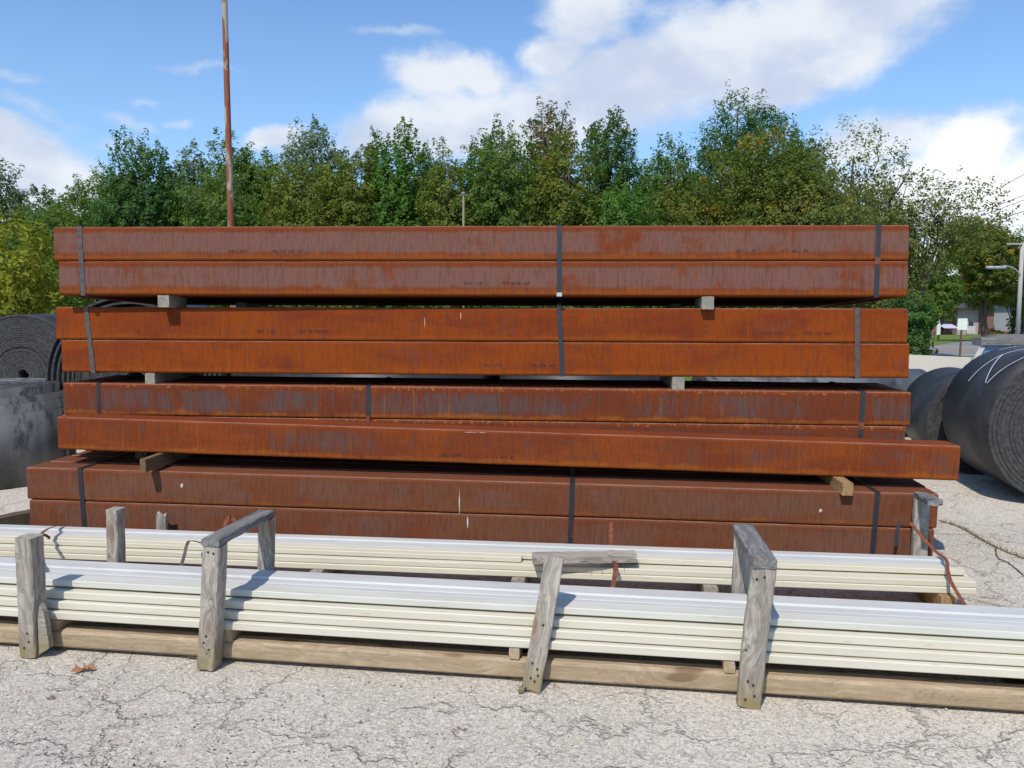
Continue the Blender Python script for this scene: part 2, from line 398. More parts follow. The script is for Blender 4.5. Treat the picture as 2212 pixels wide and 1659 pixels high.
def conc_b(t, bs):
    geo = t.new('ShaderNodeNewGeometry'); pos = geo.outputs['Position']
    flat = t.mapping(pos, (1, 1, 0)); px_, py_, _ = t.sep(pos)
    wv = t.vm('SUBTRACT', t.noise(flat, 1.7, 5, .62, 0, col=True), (.5, .5, .5))
    w2 = t.vm('SUBTRACT', t.noise(flat, 11, 4, .7, 0, col=True), (.5, .5, .5))
    wp = t.vm('ADD', flat, t.vm('ADD', t.vm('MULTIPLY', wv, (.75, .75, 0)), t.vm('MULTIPLY', w2, (.10, .10, 0))))
    e1 = t.voro(wp, 1.25, 'DISTANCE_TO_EDGE'); e2 = t.voro(t.mapping(wp, (1, 1, 1), (3.1, 1.7, 0)), 3.6, 'DISTANCE_TO_EDGE')
    wdt = t.m('MULTIPLY', t.noise(flat, 5, 3, .6), .026)
    k1 = t.ramp(e1, wdt, 0.0)
    where = t.m('MULTIPLY', t.ramp(t.noise(flat, .9, 3, .5), .38, .60), t.ramp(t.noise(flat, 4.5, 3, .6), .40, .58, .15, 1.))
    k2 = t.m('MULTIPLY', t.ramp(e2, t.m('MULTIPLY', t.noise(flat, 7, 3, .6), .055), 0.0), where)
    crack = t.m('MAXIMUM', t.m('MULTIPLY', k1, t.ramp(t.noise(flat, 3.4, 3, .6), .38, .56, .10, 1.)), t.m('MULTIPLY', k2, .8))
    pit = t.voro(flat, 95, 'F1'); pcol = t.voro(flat, 95, 'F1', 'Color')
    ag = t.noise(flat, 150, 3, .7); ag2 = t.noise(flat, 48, 3, .65)
    patch = t.noise(flat, .55, 5, .6, .3)
    # worn, more open-textured area at the lower left
    worn = t.m('MULTIPLY', t.ramp(t.m('ADD', px_, t.m('MULTIPLY', patch, 2.2)), 1.4, -1.2), t.ramp(py_, 4.3, 2.9))
    tone = t.mix(t.ramp(patch, .35, .65), (.66, .575, .460), (.545, .475, .378))
    tone = t.mix(t.m('MULTIPLY', worn, .40), tone, (.37, .345, .29))
    pv = t.sep(pcol)[0]
    tone = t.mix(t.ramp(pv, .62, .95, 0, .65), tone, (.76, .70, .60))
    tone = t.mix(t.ramp(pv, .40, .05, 0, .50), tone, (.27, .245, .225))
    tone = t.mix(t.ramp(ag, .53, .66, 0, .75), tone, (.12, .10, .08))
    tone = t.mix(t.ramp(ag2, .56, .72, 0, t.m('ADD', .25, t.m('MULTIPLY', worn, .35))), tone, (.20, .185, .165))
    tone = t.mix(t.m('MULTIPLY', crack, .38), tone, (.14, .12, .095))
    rough_h = t.m('ADD', t.m('MULTIPLY', ag, .55), t.m('MULTIPLY', ag2, .9))
    h = t.m('SUBTRACT', t.m('ADD', rough_h, t.m('MULTIPLY', t.noise(flat, 9, 4, .6), t.m('MULTIPLY', worn, 2.2))), t.m('MULTIPLY', crack, 1.3))
    return tone, (h, .85, .009)
M_CONC = mat('cracked_pale_concrete', conc_b, .92, .15)
def grass_b(t, bs):
    pos = t.new('ShaderNodeNewGeometry').outputs['Position']
    n = t.noise(pos, .35, 5, .65); f = t.noise(pos, 9, 4, .7)
    col = t.mix(t.ramp(n, .35, .65), (.13, .19, .035), (.19, .21, .045))
    return t.mix(t.ramp(f, .35, .7, 0, .5), col, (.045, .075, .015)), (f, .5, .03)
M_GRASS = mat('mown_grass', grass_b, .95, .1)
def asph_b(t, bs):
    pos = t.new('ShaderNodeNewGeometry').outputs['Position']
    return t.mix(t.noise(pos, 1.2, 5, .7), (.20, .185, .175), (.28, .26, .25))
M_ROAD = mat('worn_asphalt', asph_b, .9, .15)
M_YELLOW = mat('yellow_road_paint', lambda t, b: (.55, .33, .09), .8, .2)
M_WHITE = mat('white_road_paint', lambda t, b: (.72, .72, .70), .8, .2)
def leaf_mat(name, a, b_, c=None, cf=.0):
    m = bpy.data.materials.new(name); m.use_nodes = True; t = NT(m.node_tree); bs = t.n['Principled BSDF']
    at = t.new('ShaderNodeAttribute', attribute_name='tint'); pos = t.new('ShaderNodeTexCoord').outputs['Object']
    col = t.mix(at.outputs['Fac'], a, b_)
    if c: col = t.mix(t.m('MULTIPLY', t.ramp(t.noise(pos, .75, 3, .6), .60 - cf, .70 - cf), t.ramp(at.outputs['Fac'], .15, .5)), col, c)
    t.link(col, bs.inputs['Base Color']); bs.inputs['Roughness'].default_value = .6; bs.inputs['Specular IOR Level'].default_value = .15
    tr = t.new('ShaderNodeBsdfTranslucent'); t.link(t.mix(1.0, col, (1.25, 1.35, .7), 'MULTIPLY'), tr.inputs[0])
    mx = t.new('ShaderNodeMixShader'); mx.inputs[0].default_value = .42
    t.link(bs.outputs[0], mx.inputs[1]); t.link(tr.outputs[0], mx.inputs[2]); t.link(mx.outputs[0], t.n['Material Output'].inputs[0])
    return m
LEAF = {
    'dark': leaf_mat('leaf_dark_green', (0.049, 0.118, 0.036), (0.116, 0.212, 0.050)),
    'mid': leaf_mat('leaf_mid_green', (0.067, 0.142, 0.031), (0.183, 0.260, 0.050)),
    'olive': leaf_mat('leaf_olive', (0.104, 0.147, 0.026), (0.232, 0.254, 0.046)),
    'bright': leaf_mat('leaf_bright_green', (0.055, 0.147, 0.029), (0.165, 0.289, 0.048)),
    'blue': leaf_mat('leaf_bluish', (0.095, 0.147, 0.074), (0.207, 0.260, 0.114)),
    'locust': leaf_mat('leaf_locust', (0.104, 0.142, 0.041), (0.232, 0.254, 0.066), (0.439, 0.283, 0.034), .02),
    'turn': leaf_mat('leaf_turning', (0.076, 0.124, 0.026), (0.201, 0.230, 0.043), (0.415, 0.260, 0.031), .05),
    'brown': leaf_mat('leaf_browning', (0.085, 0.112, 0.034), (0.189, 0.201, 0.058), (0.329, 0.165, 0.084), .12),
    'yellow': leaf_mat('leaf_yellow_green', (0.140, 0.171, 0.022), (0.390, 0.366, 0.043)),
    'red': leaf_mat('leaf_purple_shrub', (0.122, 0.041, 0.036), (0.244, 0.088, 0.072)),
}
M_BARK = mat('bark', lambda t, b: (t.mix(t.noise(t.mapping(t.new('ShaderNodeTexCoord').outputs['Object'], (8, 8, 2)), 3, 4, .6), (.07, .055, .042), (.17, .14, .11))), .95, .1)

# ------------------------------------------------------------------ setting
def terr(x, y):
    pts = [(-10, -.012), (16.5, -.012), (34, -.62), (42, -.63), (90, -1.95), (140, -2.2), (900, -2.2)]
    for (a, za), (b, zb) in zip(pts, pts[1:]):
        if y <= b: return za + (zb - za) * max(0, (y - a)) / (b - a)
    return -2.2
ys = [-12, -4, 2, 8, 14, 16.5, 18, 21, 25, 30, 34, 38, 42, 46, 52, 60, 70, 80, 90, 110, 140, 220, 400, 900]
xs = [-700, -300, -120, -60, -30, -12, 0, 6, 12, 20, 30, 45, 60, 120, 300, 700]
vs = [(x, y, terr(x, y)) for y in ys for x in xs]; nx = len(xs)
fs = [(j * nx + i, j * nx + i + 1, (j + 1) * nx + i + 1, (j + 1) * nx + i) for j in range(len(ys) - 1) for i in range(nx - 1)]
me = bpy.data.meshes.new('ground'); me.from_pydata(vs, [], fs); link('ground', me, M_GRASS, kind='structure')
# paving: undulating sheet
nxp, nyp = 150, 110; vs = []
for j in range(nyp + 1):
    y = -6 + 22.3 * (j / nyp) ** 1.0
    for i in range(nxp + 1):
        x = -19 + 38 * i / nxp
        z = .004 * math.sin(x * 1.7 + y) * math.sin(y * 1.3 - x * .6) * (1 if 0 < y < 16 else 0)
        vs.append((x, y, z - .004))
fs = [(j * (nxp + 1) + i, j * (nxp + 1) + i + 1, (j + 1) * (nxp + 1) + i + 1, (j + 1) * (nxp + 1) + i) for j in range(nyp) for i in range(nxp)]
me = bpy.data.meshes.new('paving'); me.from_pydata(vs, [], fs); me.shade_smooth(); link('pavement', me, M_CONC, kind='structure')
def strip(name, x0, x1, y0, y1, dz, m, parent=None, nseg=12, **pr):
    vs, fs = [], []
    for i in range(nseg + 1):
        x = x0 + (x1 - x0) * i / nseg
        for y in (y0, y1): vs.append((x, y, terr(x, y) + dz))
    for i in range(nseg): a = 2 * i; fs.append((a, a + 2, a + 3, a + 1))
    me = bpy.data.meshes.new(name); me.from_pydata(vs, [], fs); return link(name, me, m, None, parent, **pr)
road = strip('road', -60, 120, 34.1, 41.9, .012, M_ROAD, kind='structure')
strip('centre_line', -60, 120, 37.75, 37.90, .017, M_YELLOW, road); strip('centre_line', -60, 120, 38.05, 38.2, .017, M_YELLOW, road)
strip('edge_line', -60, 120, 34.45, 34.62, .017, M_WHITE, road); strip('edge_line', -60, 120, 41.3, 41.45, .017, M_WHITE, road)
dv = [(21.5, 41.9), (26.5, 41.9), (40, 60), (52, 74), (47, 74), (34, 60)]
me = bpy.data.meshes.new('drive'); me.from_pydata([(x, y, terr(x, y) + .02) for x, y in dv], [], [(0, 1, 2, 5), (5, 2, 3, 4)])
link('driveway', me, M_ROAD, kind='structure')

# ------------------------------------------------------------------ steel tube stack
HT = .213
def rr(w, h, r, n=3):
    out = []
    for cx, cz, a0 in ((w - r, -r, 90), (r, -r, 180 - 0), (r, -h + r, 180), (w - r, -h + r, 270)):
        pass
    for (cx, cz, a0) in ((w - r, -r, 0), (r, -r, 90), (r, -h + r, 180), (w - r, -h + r, 270)):
        for k in range(n + 1):
            a = math.radians(a0 + 90 * k / n); out.append((cx + r * math.cos(a), cz + r * math.sin(a)))
    return out
def tube_me(L, w=.212, h=HT, r=.016, wall=.010, seed=0):
    o = rr(w - .002, h, r); i_ = [(wall + y * (w - .002 - 2 * wall) / (w - .002), -wall + z * (h - 2 * wall) / h) for y, z in rr(w - .002, h, r)]
    n = len(o); vs, fs = [], []; nx = 24; rg = random.Random(seed)
    for k in range(nx + 1):
        x = L * k / nx; s = rg.uniform(-.0008, .0008)
        vs += [(x, y + s, z + s) for y, z in o]
    for k in range(nx):
        for q in range(n): a = k * n + q; b = k * n + (q + 1) % n; fs.append((a, b, b + n, a + n))
    base = len(vs)
    vs += [(0, y, z) for y, z in i_] + [(L, y, z) for y, z in i_]
    last = nx * n
    for q in range(n):
        q2 = (q + 1) % n
        fs.append((base + q, base + q2, q2, q)); fs.append((last + q, last + q2, base + n + q2, base + n + q))
        fs.append((base + n + q, base + n + q2, base + q2, base + q))
    me = bpy.data.meshes.new('tube'); me.from_pydata(vs, [], fs)
    bm = bmesh.new(); bm.from_mesh(me); bmesh.ops.recalc_face_normals(bm, faces=bm.faces); bm.to_mesh(me); bm.free()
    return me
def px4(x, y): return x / 4.0, y / 4.0      # 4096-wide photo coordinates -> 1024
def corner(x, y, Y): return P(x / 4, y / 4, Y)
# tier: (upper-left, upper-right corner), (lower-left/right end x), material
M_INK = mat('black_ink', lambda t, b: (.03, .022, .03), .8, .2)
def ink_me(n_groups, seed, h=.020):
    """upside-down dot-matrix stencil line, worn to broken dots"""
    rg = random.Random(seed); vs, fs = [], []
    x = 0
    glyph = ['111101111', '010010010', '111001100', '101101111', '110101110', '111100111', '101111101']
    d = h / 5
    for g in n_groups:
        for _ in range(g):
            for c in range(3):
                for r_ in range(5):
                    if rg.random() < .55:
                        x0 = x + c * d; z0 = r_ * d; a = len(vs)
                        vs += [(x0, 0, z0), (x0 + d * .8, 0, z0), (x0 + d * .8, 0, z0 + d * .8), (x0, 0, z0 + d * .8)]; fs.append((a, a + 1, a + 2, a + 3))
            x += d * 4
        x += d * 3.2
    me = bpy.data.meshes.new('ink'); me.from_pydata(vs, [], fs); return me
ordn = ('first', 'second', 'third', 'fourth', 'fifth', 'sixth')
tiernames = {1: 'top', 2: 'second', 3: 'third', 4: 'bottom'}
look = {1: 'purplish brown', 2: 'orange-brown', 3: 'scale-streaked orange', 4: 'dull brown'}
def tier(k, ULc, URc, dxl, dxr, seed, deep=3, HT=.213, tilt=0):
    """two tubes high, three deep; returns frame of the upper front tube"""
    pl, pr = ULc, URc; L = (pr - pl).length; Mf = frame(pl, pr) @ Matrix.Rotation(math.radians(tilt), 4, 'X')
    tubes = {}
    for row in (0, 1):
        for dep in range(deep):
            off = Vector(((0 if row == 0 else dxl), dep * .2125, -row * (HT + .0035)))
            LL = L + (0 if row == 0 else dxr - dxl)
            if dep: off.x += random.uniform(-.03, .03); off.y += random.uniform(0, .001)
            M = Mf @ Matrix.Translation(off)
            rowt = 'upper' if row == 0 else 'lower'
            if dep == 0: lb = f'{look[k]} rusty square steel tube, {rowt} front tube of the {tiernames[k]} tier'
            else: lb = f'rusty steel tube {ordn[dep]} from the front in the {rowt} row of the {tiernames[k]} tier'
            o = link('steel_tube', tube_me(LL, h=HT, seed=seed + row * 3 + dep), RUST[k], M, None, label=lb, category='steel tube', group='rusty square steel tubes in the stack')
            tubes[(row, dep)] = (o, M, LL)
    return Mf, L, tubes, HT, deep
def printline(tube, M, x, z, groups, seed):
    link('stencil_print', ink_me(groups, seed), M_INK, M @ Matrix.Translation((x, -.0012, z)), tube, kind='stuff')
T1 = tier(1, corner(215, 907, 5.42), corner(3637, 899, 5.12), .03, .0, 10, 6, .219, -3.2)
T2 = tier(2, corner(222, 1228, 5.50), corner(3632, 1234, 5.13), .035, .016, 20, 6, .216, -2.6)
T3 = tier(3, corner(252, 1532, 5.46), corner(3645, 1570, 5.08), -.02, -.024, 30, 3, .212)
T4 = tier(4, corner(105, 1870, 5.17), corner(3755, 1978, 4.74), .012, -.012, 40, 3, .207)
HTE = .212
eL, eR = corner(228, 1668, 5.24), corner(3843, 1785, 4.85)
ME = frame(eL, eR); LE = (eR - eL).length
extra = link('steel_tube', tube_me(LE, h=HTE, seed=77), RUST[5], ME, None, label='single bright rusty steel tube pushed out in front of the third tier', category='steel tube', group='rusty square steel tubes in the stack')
def tx(T, x): # photo x (4096) -> distance along tube front
    Mf = T[0]; r = ray(x / 4, 384); p0 = Mf.translation; u = Mf.to_3x3() @ Vector((1, 0, 0))
    # solve in plan: p0 + s u parallel to r
    return (r.x * p0.y - r.y * p0.x) / (u.x * r.y - u.y * r.x)
for T, row, x, z, g, sd in ((T1, 0, 935, -.170, (4, 3), 1), (T1, 0, 1105, -.170, (3, 2, 3, 2), 2), (T1, 0, 2930, -.170, (5, 2), 3), (T1, 0, 3108, -.170, (3, 2, 1, 2), 4),
                            (T1, 1, 1840, -.150, (4, 3), 5), (T1, 1, 1990, -.150, (3, 4, 3), 6), (T2, 0, 1040, -.165, (3, 4), 7), (T2, 0, 1205, -.165, (3, 2, 3, 2), 8),
                            (T2, 0, 3040, -.165, (4, 4), 9), (T2, 0, 3212, -.165, (3, 3, 3), 10), (T2, 1, 1915, -.160, (3, 4), 11), (T2, 1, 2098, -.160, (3, 3, 3), 12)):
    o, M, LL = T[2][(row, 0)]; printline(o, M, tx(T, x), z, g, sd)
TE = (ME, LE, None)
printline(extra, ME, tx(TE, 1765), -.172, (3, 4), 21); printline(extra, ME, tx(TE, 1945), -.172, (2, 2, 3, 2), 22)

def strap(T, xt, xb, lab, m=M_STRAP, w=.030, front_only=None, seal=None, kindlabel='strap'):
    """steel band wrapped round the two-by-three bundle; xt/xb photo x at the top and bottom of the face"""
    Mf = T[0]; HT = T[3]; a = tx(T, xt); b = tx(T, xb); g = .003; H2 = 2 * HT + .0035; Wd = .2125 * (T[4] - 1) + .2105
    c = (a + b) / 2
    loop = [(a, -g, g), (c, -g, -HT - .002), (b, -g, -H2 - g), (b, Wd * .5, -H2 - g), (b, Wd + g, -H2 - g), (a, Wd + g, g), (a, Wd * .5, g), (a, -g, g)]
    pts = [Vector(p) for p in loop]
    vs, fs = [], []; n = len(pts)
    for i, p in enumerate(pts):
        # outward mitre
        out = Vector((0, -1 if p.y < 0 else (1 if p.y > Wd else 0), 1 if p.z > 0 else (-1 if p.z < -H2 else 0)))
        vs += [(p.x - w / 2, p.y, p.z), (p.x + w / 2, p.y, p.z), (p.x + w / 2, p.y + out.y * .0015, p.z + out.z * .0015), (p.x - w / 2, p.y + out.y * .0015, p.z + out.z * .0015)]
    for i in range(n - 1):
        for k in range(4): q = i * 4 + k; r_ = i * 4 + (k + 1) % 4; fs.append((q, r_, r_ + 4, q + 4))
    me = bpy.data.meshes.new('strap'); me.from_pydata(vs, [], fs)
    bm = bmesh.new(); bm.from_mesh(me); bmesh.ops.recalc_face_normals(bm, faces=bm.faces); bm.to_mesh(me); bm.free()
    o = link('steel_strap', me, m, Mf, None, label=lab, category='strap', group='flat steel straps round the tube bundles')
    if seal is not None:
        link('strap_seal', box_me(-w * .56, w * .56, -.006, -.0046, -.012 if seal < 1 else -.022, .012 if seal < 1 else .022), M_SEAL if seal < 1 else M_STRAPR, Mf @ Matrix.Translation((a + (b - a) * seal % 1 if seal < 1 else c, 0, -H2 * (seal if seal < 1 else .5))), o)
    return o
strap(T1, 351, 362, 'dull grey steel strap near the left end of the top tier', M_STRAPG)
strap(T1, 2234, 2236, 'dark blue-black strap round the middle of the top tier', seal=.98)
strap(T1, 3487, 3484, 'dark strap near the right end of the top tier with rusty seal', seal=1)
strap(T2, 360, 384, 'slanting grey strap near the left end of the second tier', M_STRAPG)
strap(T2, 2235, 2250, 'dark strap slanting slightly round the middle of the second tier')
strap(T2, 3416, 3424, 'grey strap near the right end of the second tier', M_STRAPG)
strap(T3, 393, 388, 'narrow blue strap near the left end of the third tier', w=.022)
strap(T3, 1472, 1469, 'blue strap left of centre on the third tier with orange seal', w=.027, seal=1)
strap(T3, 3455, 3447, 'strap near the right end of the third tier, partly rusted away', w=.030, seal=1)
strap(T4, 302, 312, 'black strap near the left end of the bottom tier')
strap(T4, 2292, 2288, 'black strap round the middle of the bottom tier')
strap(T4, 3530, 3522, 'black strap near the right end of the bottom tier')
# painted / bird-dropping marks
M_DROP = mat('dried_whitewash', lambda t, b: (.55, .5, .42), .9, .1)
def mark(par, M, x, z, w, h, seed=0):
    rg = random.Random(seed); n = 11
    vs = [(x + w / 2 * math.cos(2 * math.pi * k / n) * rg.uniform(.45, 1.2), -.0011, z + h / 2 * math.sin(2 * math.pi * k / n) * rg.uniform(.45, 1.2)) for k in range(n)]
    me = bpy.data.meshes.new('mark'); me.from_pydata(vs, [], [tuple(range(n))])
    link('paint_speck', me, M_DROP, M, par)
o, M, LL = T4[2][(0, 0)]
mark(o, M, tx(T4, 712), -.085, .022, .030, 1); mark(o, M, tx(T4, 3303), -.118, .022, .026, 2); mark(o, M, tx(T4, 1836), -.135, .007, .16, 3)
o, M, LL = T4[2][(1, 0)]; mark(o, M, tx(T4, 1862), -.05, .014, .08, 4)
mark(extra, ME, tx(TE, 1880), -.012, .09, .003, 6); mark(extra, ME, tx(TE, 1925), -.010, .07, .0035, 7)
o, M, LL = T2[2][(0, 0)]; mark(o, M, tx(T2, 1845), -.05, .006, .06, 8); mark(o, M, tx(T2, 1702), -.09, .004, .09, 9)

# dunnage blocks between tiers
def block(T, x, top, w, h, lab, m=W_BLOCK, out=.01, length=.72, skew=0.0, notch=False, seed=0, ztop=None):
    """timber running front to back under tier T; x photo x of its left edge; out = how far it sticks out in front"""
    Mf = T[0]; s = tx(T, x)
    Mb = Mf @ Matrix.Translation((s, -out, top - h)) @ Matrix.Rotation(math.radians(90 + skew), 4, 'Z') @ Matrix.Translation((0, -w, 0))
    me = wood_me(length, w, h, .003, 8, .0012, seed=seed)
    o = link('timber_block', me, m, Mb, None, label=lab, category='timber block', group='timber blocks between the tube tiers')
    return o
def hh(T): return -(2 * T[3] + .0035) - .001
block(T1, 654, hh(T1), .074, .078, 'grey notched block under the left part of the top tier', out=.0, seed=1, length=.26)
block(T1, 760, hh(T1), .074, .076, 'spacer block under the back left of the top tier', out=-.85, seed=91, length=.36)
block(T1, 2750, hh(T1), .074, .076, 'spacer block under the back right of the top tier', out=-.85, seed=92, length=.36)
block(T1, 2798, hh(T1), .074, .080, 'grey end-grain block under the right part of the top tier', out=.0, seed=2, length=.26)
block(T2, 588, hh(T2), .066, .074, 'grey block under the left part of the second tier', out=.0, seed=3)
block(T2, 2688, hh(T2), .076, .084, 'grey split block under the right part of the second tier', out=.0, seed=4)
block(TE, 615, -HTE - .001, .036, .085, 'narrow board on edge sticking out above the bottom tier at left', W_OLD, out=.20, length=.95, seed=5, skew=-2)
block(TE, 3352, -HTE - .001, .062, .075, 'yellowish block sticking out above the bottom tier at right', W_YEL, out=.17, length=.95, seed=6)
for i, x in enumerate((420, 1900, 3400)):
    block(T4, x, hh(T4), .09, .10, 'timber sleeper on the paving under the bottom tier, ' + ('near its left end', 'under its middle', 'near its right end')[i], W_BROWN, out=.0, length=.64, seed=7 + i)
for i, x in enumerate((520, 3300)):
    block(T3, x, hh(T3), .08, .085, 'dark spacer block behind the pushed-out tube, ' + ('left', 'right') + ' part' if 0 else 'dark spacer block hidden behind the pushed-out tube at ' + ('left', 'right')[i], W_BROWN, out=-.03, length=.6, seed=17 + i)

# ------------------------------------------------------------------ near rack of white profiles
A0 = G(19, 658); D0 = G(737, 708)
RF = frame(A0, D0)                       # rack frame: x along, y back, z up; origin at foot of first post
Lr = (D0 - A0).length
rack = empty('timber_rack', A0, 'long grey timber cradle of posts and rails holding the near bundle of white profiles', 'timber rack')
def rpos(px_, py_, z=0.0): # photo(1024) point on height z -> rack coordinates
    return RF.inverted() @ G(px_, py_, z)
def beamW(name, p0, p1, w, h, m, parent, seed=0, up=Vector((0, 0, 1)), rag0=0, rag1=0, label=None, bev=.004, **kw):
    """beam whose centre line goes p0->p1 (world)"""
    Mx = frame(p0, p1, up); L = (p1 - p0).length
    me = wood_me(L, w, h, bev, 14, .0016, rag0, rag1, seed, 0, -w / 2, -h / 2)
    return link(name, me, m, Mx, parent, label=label, **kw)
def R(x, y, z): return RF @ Vector((x, y, z))
PW, PD = .085, .075
xB = rpos(195.6, 670.7).x; xC = rpos(521.6, 693).x; xD = rpos(737, 707.9).x
print('rack x', xB, xC, xD, 'len', Lr)
yback = RF.to_3x3() @ Vector((0, 1, 0))
def post(x, y, h, lean, w=PW, d=PD, seed=0, m=W_GREY, rag1=0, label=None, leany=0.0, zb=0.0):
    p0 = R(x + w / 2, y + d / 2, zb); p1 = R(x + w / 2 + lean, y + d / 2 + leany, zb + h)
    # frame: x up the post, width across
    xa = (p1 - p0).normalized(); ya = RF.to_3x3() @ Vector((1, 0, 0)); ya = (ya - xa * ya.dot(xa)).normalized(); za = xa.cross(ya)
    Mx = Matrix((xa, ya, za)).transposed().to_4x4(); Mx.translation = p0
    me = wood_me((p1 - p0).length, w, d, .005, 14, .0018, .006, rag1, seed, 0, -w / 2, -d / 2)
    return link('post', me, m, Mx, rack, label=label)
TOPZ = .565
post(0, 0, .560, .01, .082, .090, 1, label='front post at far left with a splintered right side')
post(xB, 0, TOPZ, .052, .080, .078, 2)
post(xD, 0, .580, .045, .092, .050, 4)
YB = .50
Ri = RF.inverted()
def back_x(pxl, pyl, z): return (Ri @ (lambda g: g)(G(pxl, pyl, z))).x
xA2 = rpos(112, 507, .555).x; 
pA = rpos(112, 507, .57); pB = rpos(265, 515, .555); pD = rpos(733, 531, .57)
print('back posts', pA, pB, pD)
YB = .49
post(pA.x - .01, YB, .57, .015, .062, .075, 5)
post(pB.x - .02, YB, .555, .02, .075, .045, 6)
post(pD.x - .015, YB, .57, .015, .080, .045, 7)
post(xC + .2, YB, .20, .0, .080, .045, 8, rag1=.06)
# top rails
def toprail(xf, xb, zf, zb, w, h, over, seed):
    beamW('top_rail', R(xf, -over, zf), R(xb, YB + .05, zb), w, h, W_GREYD, rack, seed)
toprail(xB + .040 + .052, pB.x + .022, TOPZ + .018, .555 + .018, .084, .034, .004, 11)
toprail(xD + .046 + .045, pD.x + .042, .580 + .020, .57 + .020, .092, .038, .006, 12)
# leaning board C
cb0 = P(530, 693, G(530, 693).y); ct0 = P(554.5, 555.5, cb0.y + .13)
xa = (ct0 - cb0).normalized(); ya = RF.to_3x3() @ Vector((1, 0, 0)); ya = (ya - xa * ya.dot(xa)).normalized(); za = xa.cross(ya)
Mx = Matrix((xa, ya, za)).transposed().to_4x4(); Mx.translation = cb0 + za * -0.0
link('leaning_board', wood_me((ct0 - cb0).length, .080, .036, .003, 16, .002, .02, .012, 31, 0, -.04, -.0), W_GREY, Mx, rack, label='loose grey board leaning to the right, splintered at its foot')
# splinters on the first post and at the foot of the leaning board
def splinters(M0, n, L, seed, name='splinter', parent=rack, m=W_GREY):
    rg = random.Random(seed); bm = bmesh.new()
    for i in range(n):
        p = Vector((rg.uniform(-.015, .015), rg.uniform(-.01, .01), rg.uniform(0, .02))); q = p + Vector((rg.uniform(-.02, .02), rg.uniform(-.015, .01), L * rg.uniform(.5, 1)))
        tube_bm(bm, [p, (p + q) / 2 + Vector((rg.uniform(-.004, .004), 0, 0)), q], [.005, .0045, .0008], 5)
    link(name, bm_mesh(bm), m, M0, parent)
wedge = [(0, 0), (.030, .01), (.044, .10), (.034, .20), (.012, .31), (0, .30)]
def wedge_me(prof, th):
    n = len(prof); vs = [(x, 0, z) for x, z in prof] + [(x, th, z) for x, z in prof]
    fs = [tuple(range(n)), tuple(reversed(range(n, 2 * n)))] + [(k, n + k, n + (k + 1) % n, (k + 1) % n) for k in range(n)]
    me = bpy.data.meshes.new('w'); me.from_pydata(vs, [], fs)
    bm = bmesh.new(); bm.from_mesh(me); bmesh.ops.recalc_face_normals(bm, faces=bm.faces); bm.to_mesh(me); bm.free(); return me
link('split_sliver', wedge_me([(0, .0), (.050, .03), (.052, .06), (.035, .20), (.016, .235), (.004, .17)], .03), W_GREY, RF @ Matrix.Translation((.088, .018, .015)), rack)
splinters(RF @ Matrix.Translation((.100, .030, .04)), 12, .13, 3)
splinters(Matrix.Translation(cb0 + Vector((-.035, -.0, -.004))), 5, .035, 4)
# nail heads and old nail holes
M_NAIL = mat('nail_head_rust', lambda t, b: (.05, .030, .022), .8, .2)
def nail(M0, off):
    bm = bmesh.new(); bmesh.ops.create_cone(bm, cap_ends=True, segments=8, radius1=.0052, radius2=.0045, depth=.006)
    link('nail_head', bm_mesh(bm), M_NAIL, M0 @ Matrix.Translation(off) @ Matrix.Rotation(math.pi / 2, 4, 'X'), rack)
for (dx, z) in ((.030, .115), (.052, .100), (.062, .055), (.028, .038), (.050, .545), (.022, .535)):
    nail(RF, (xD + dx + z * .075, -.001, z))
for (dx, z) in ((.030, .13), (.055, .10), (.040, .16), (.030, .54), (.055, .535)): nail(RF, (xB + dx + z * .09, -.001, z))
for (dx, z) in ((.05, .12), (.055, .08), (.03, .05)): nail(RF, (dx, -.001, z))
for (u_, v_) in ((.10, .012), (.12, -.012), (.075, .02), (.06, -.008), (.05, .010), (.28, .004)):
    bm = bmesh.new(); bmesh.ops.create_cone(bm, cap_ends=True, segments=8, radius1=.005, radius2=.0045, depth=.005)
    side = -.002 if za.y > 0 else .038
    link('nail_head', bm_mesh(bm), M_NAIL, Mx @ Matrix.Translation((u_, v_, side)), rack)
# long rails
RY0 = .092
for nm, y in (('bottom_rail', RY0), ('bottom_rail', YB - .10)):
    p0, p1 = R(-1.9, y + .045, .056), R(Lr + 2.1, y + .045, .056)
    beamW(nm, p0, p1, .085, .084, W_TAN, rack, 41 + int(y * 10), bev=.012, label='pale knotty rail along the front near the paving' if y == RY0 else None)
for i, x in enumerate((-1.2, .105, xB + .098, xC - .045, xD - .022, Lr + 1.4)):
    p0, p1 = R(x, .098, .125), R(x, YB + .02, .125)
    beamW('cross_bearer', p0, p1, .045, .052, W_TAN, rack, 51 + i)
# feet keep the rails off the paving
for i, x in enumerate((-1.5, .8, 2.3, Lr + 1.2)):
    beamW('foot_shim', R(x, .11, .006), R(x, YB, .006), .08, .012, W_BROWN, rack, 61 + i)

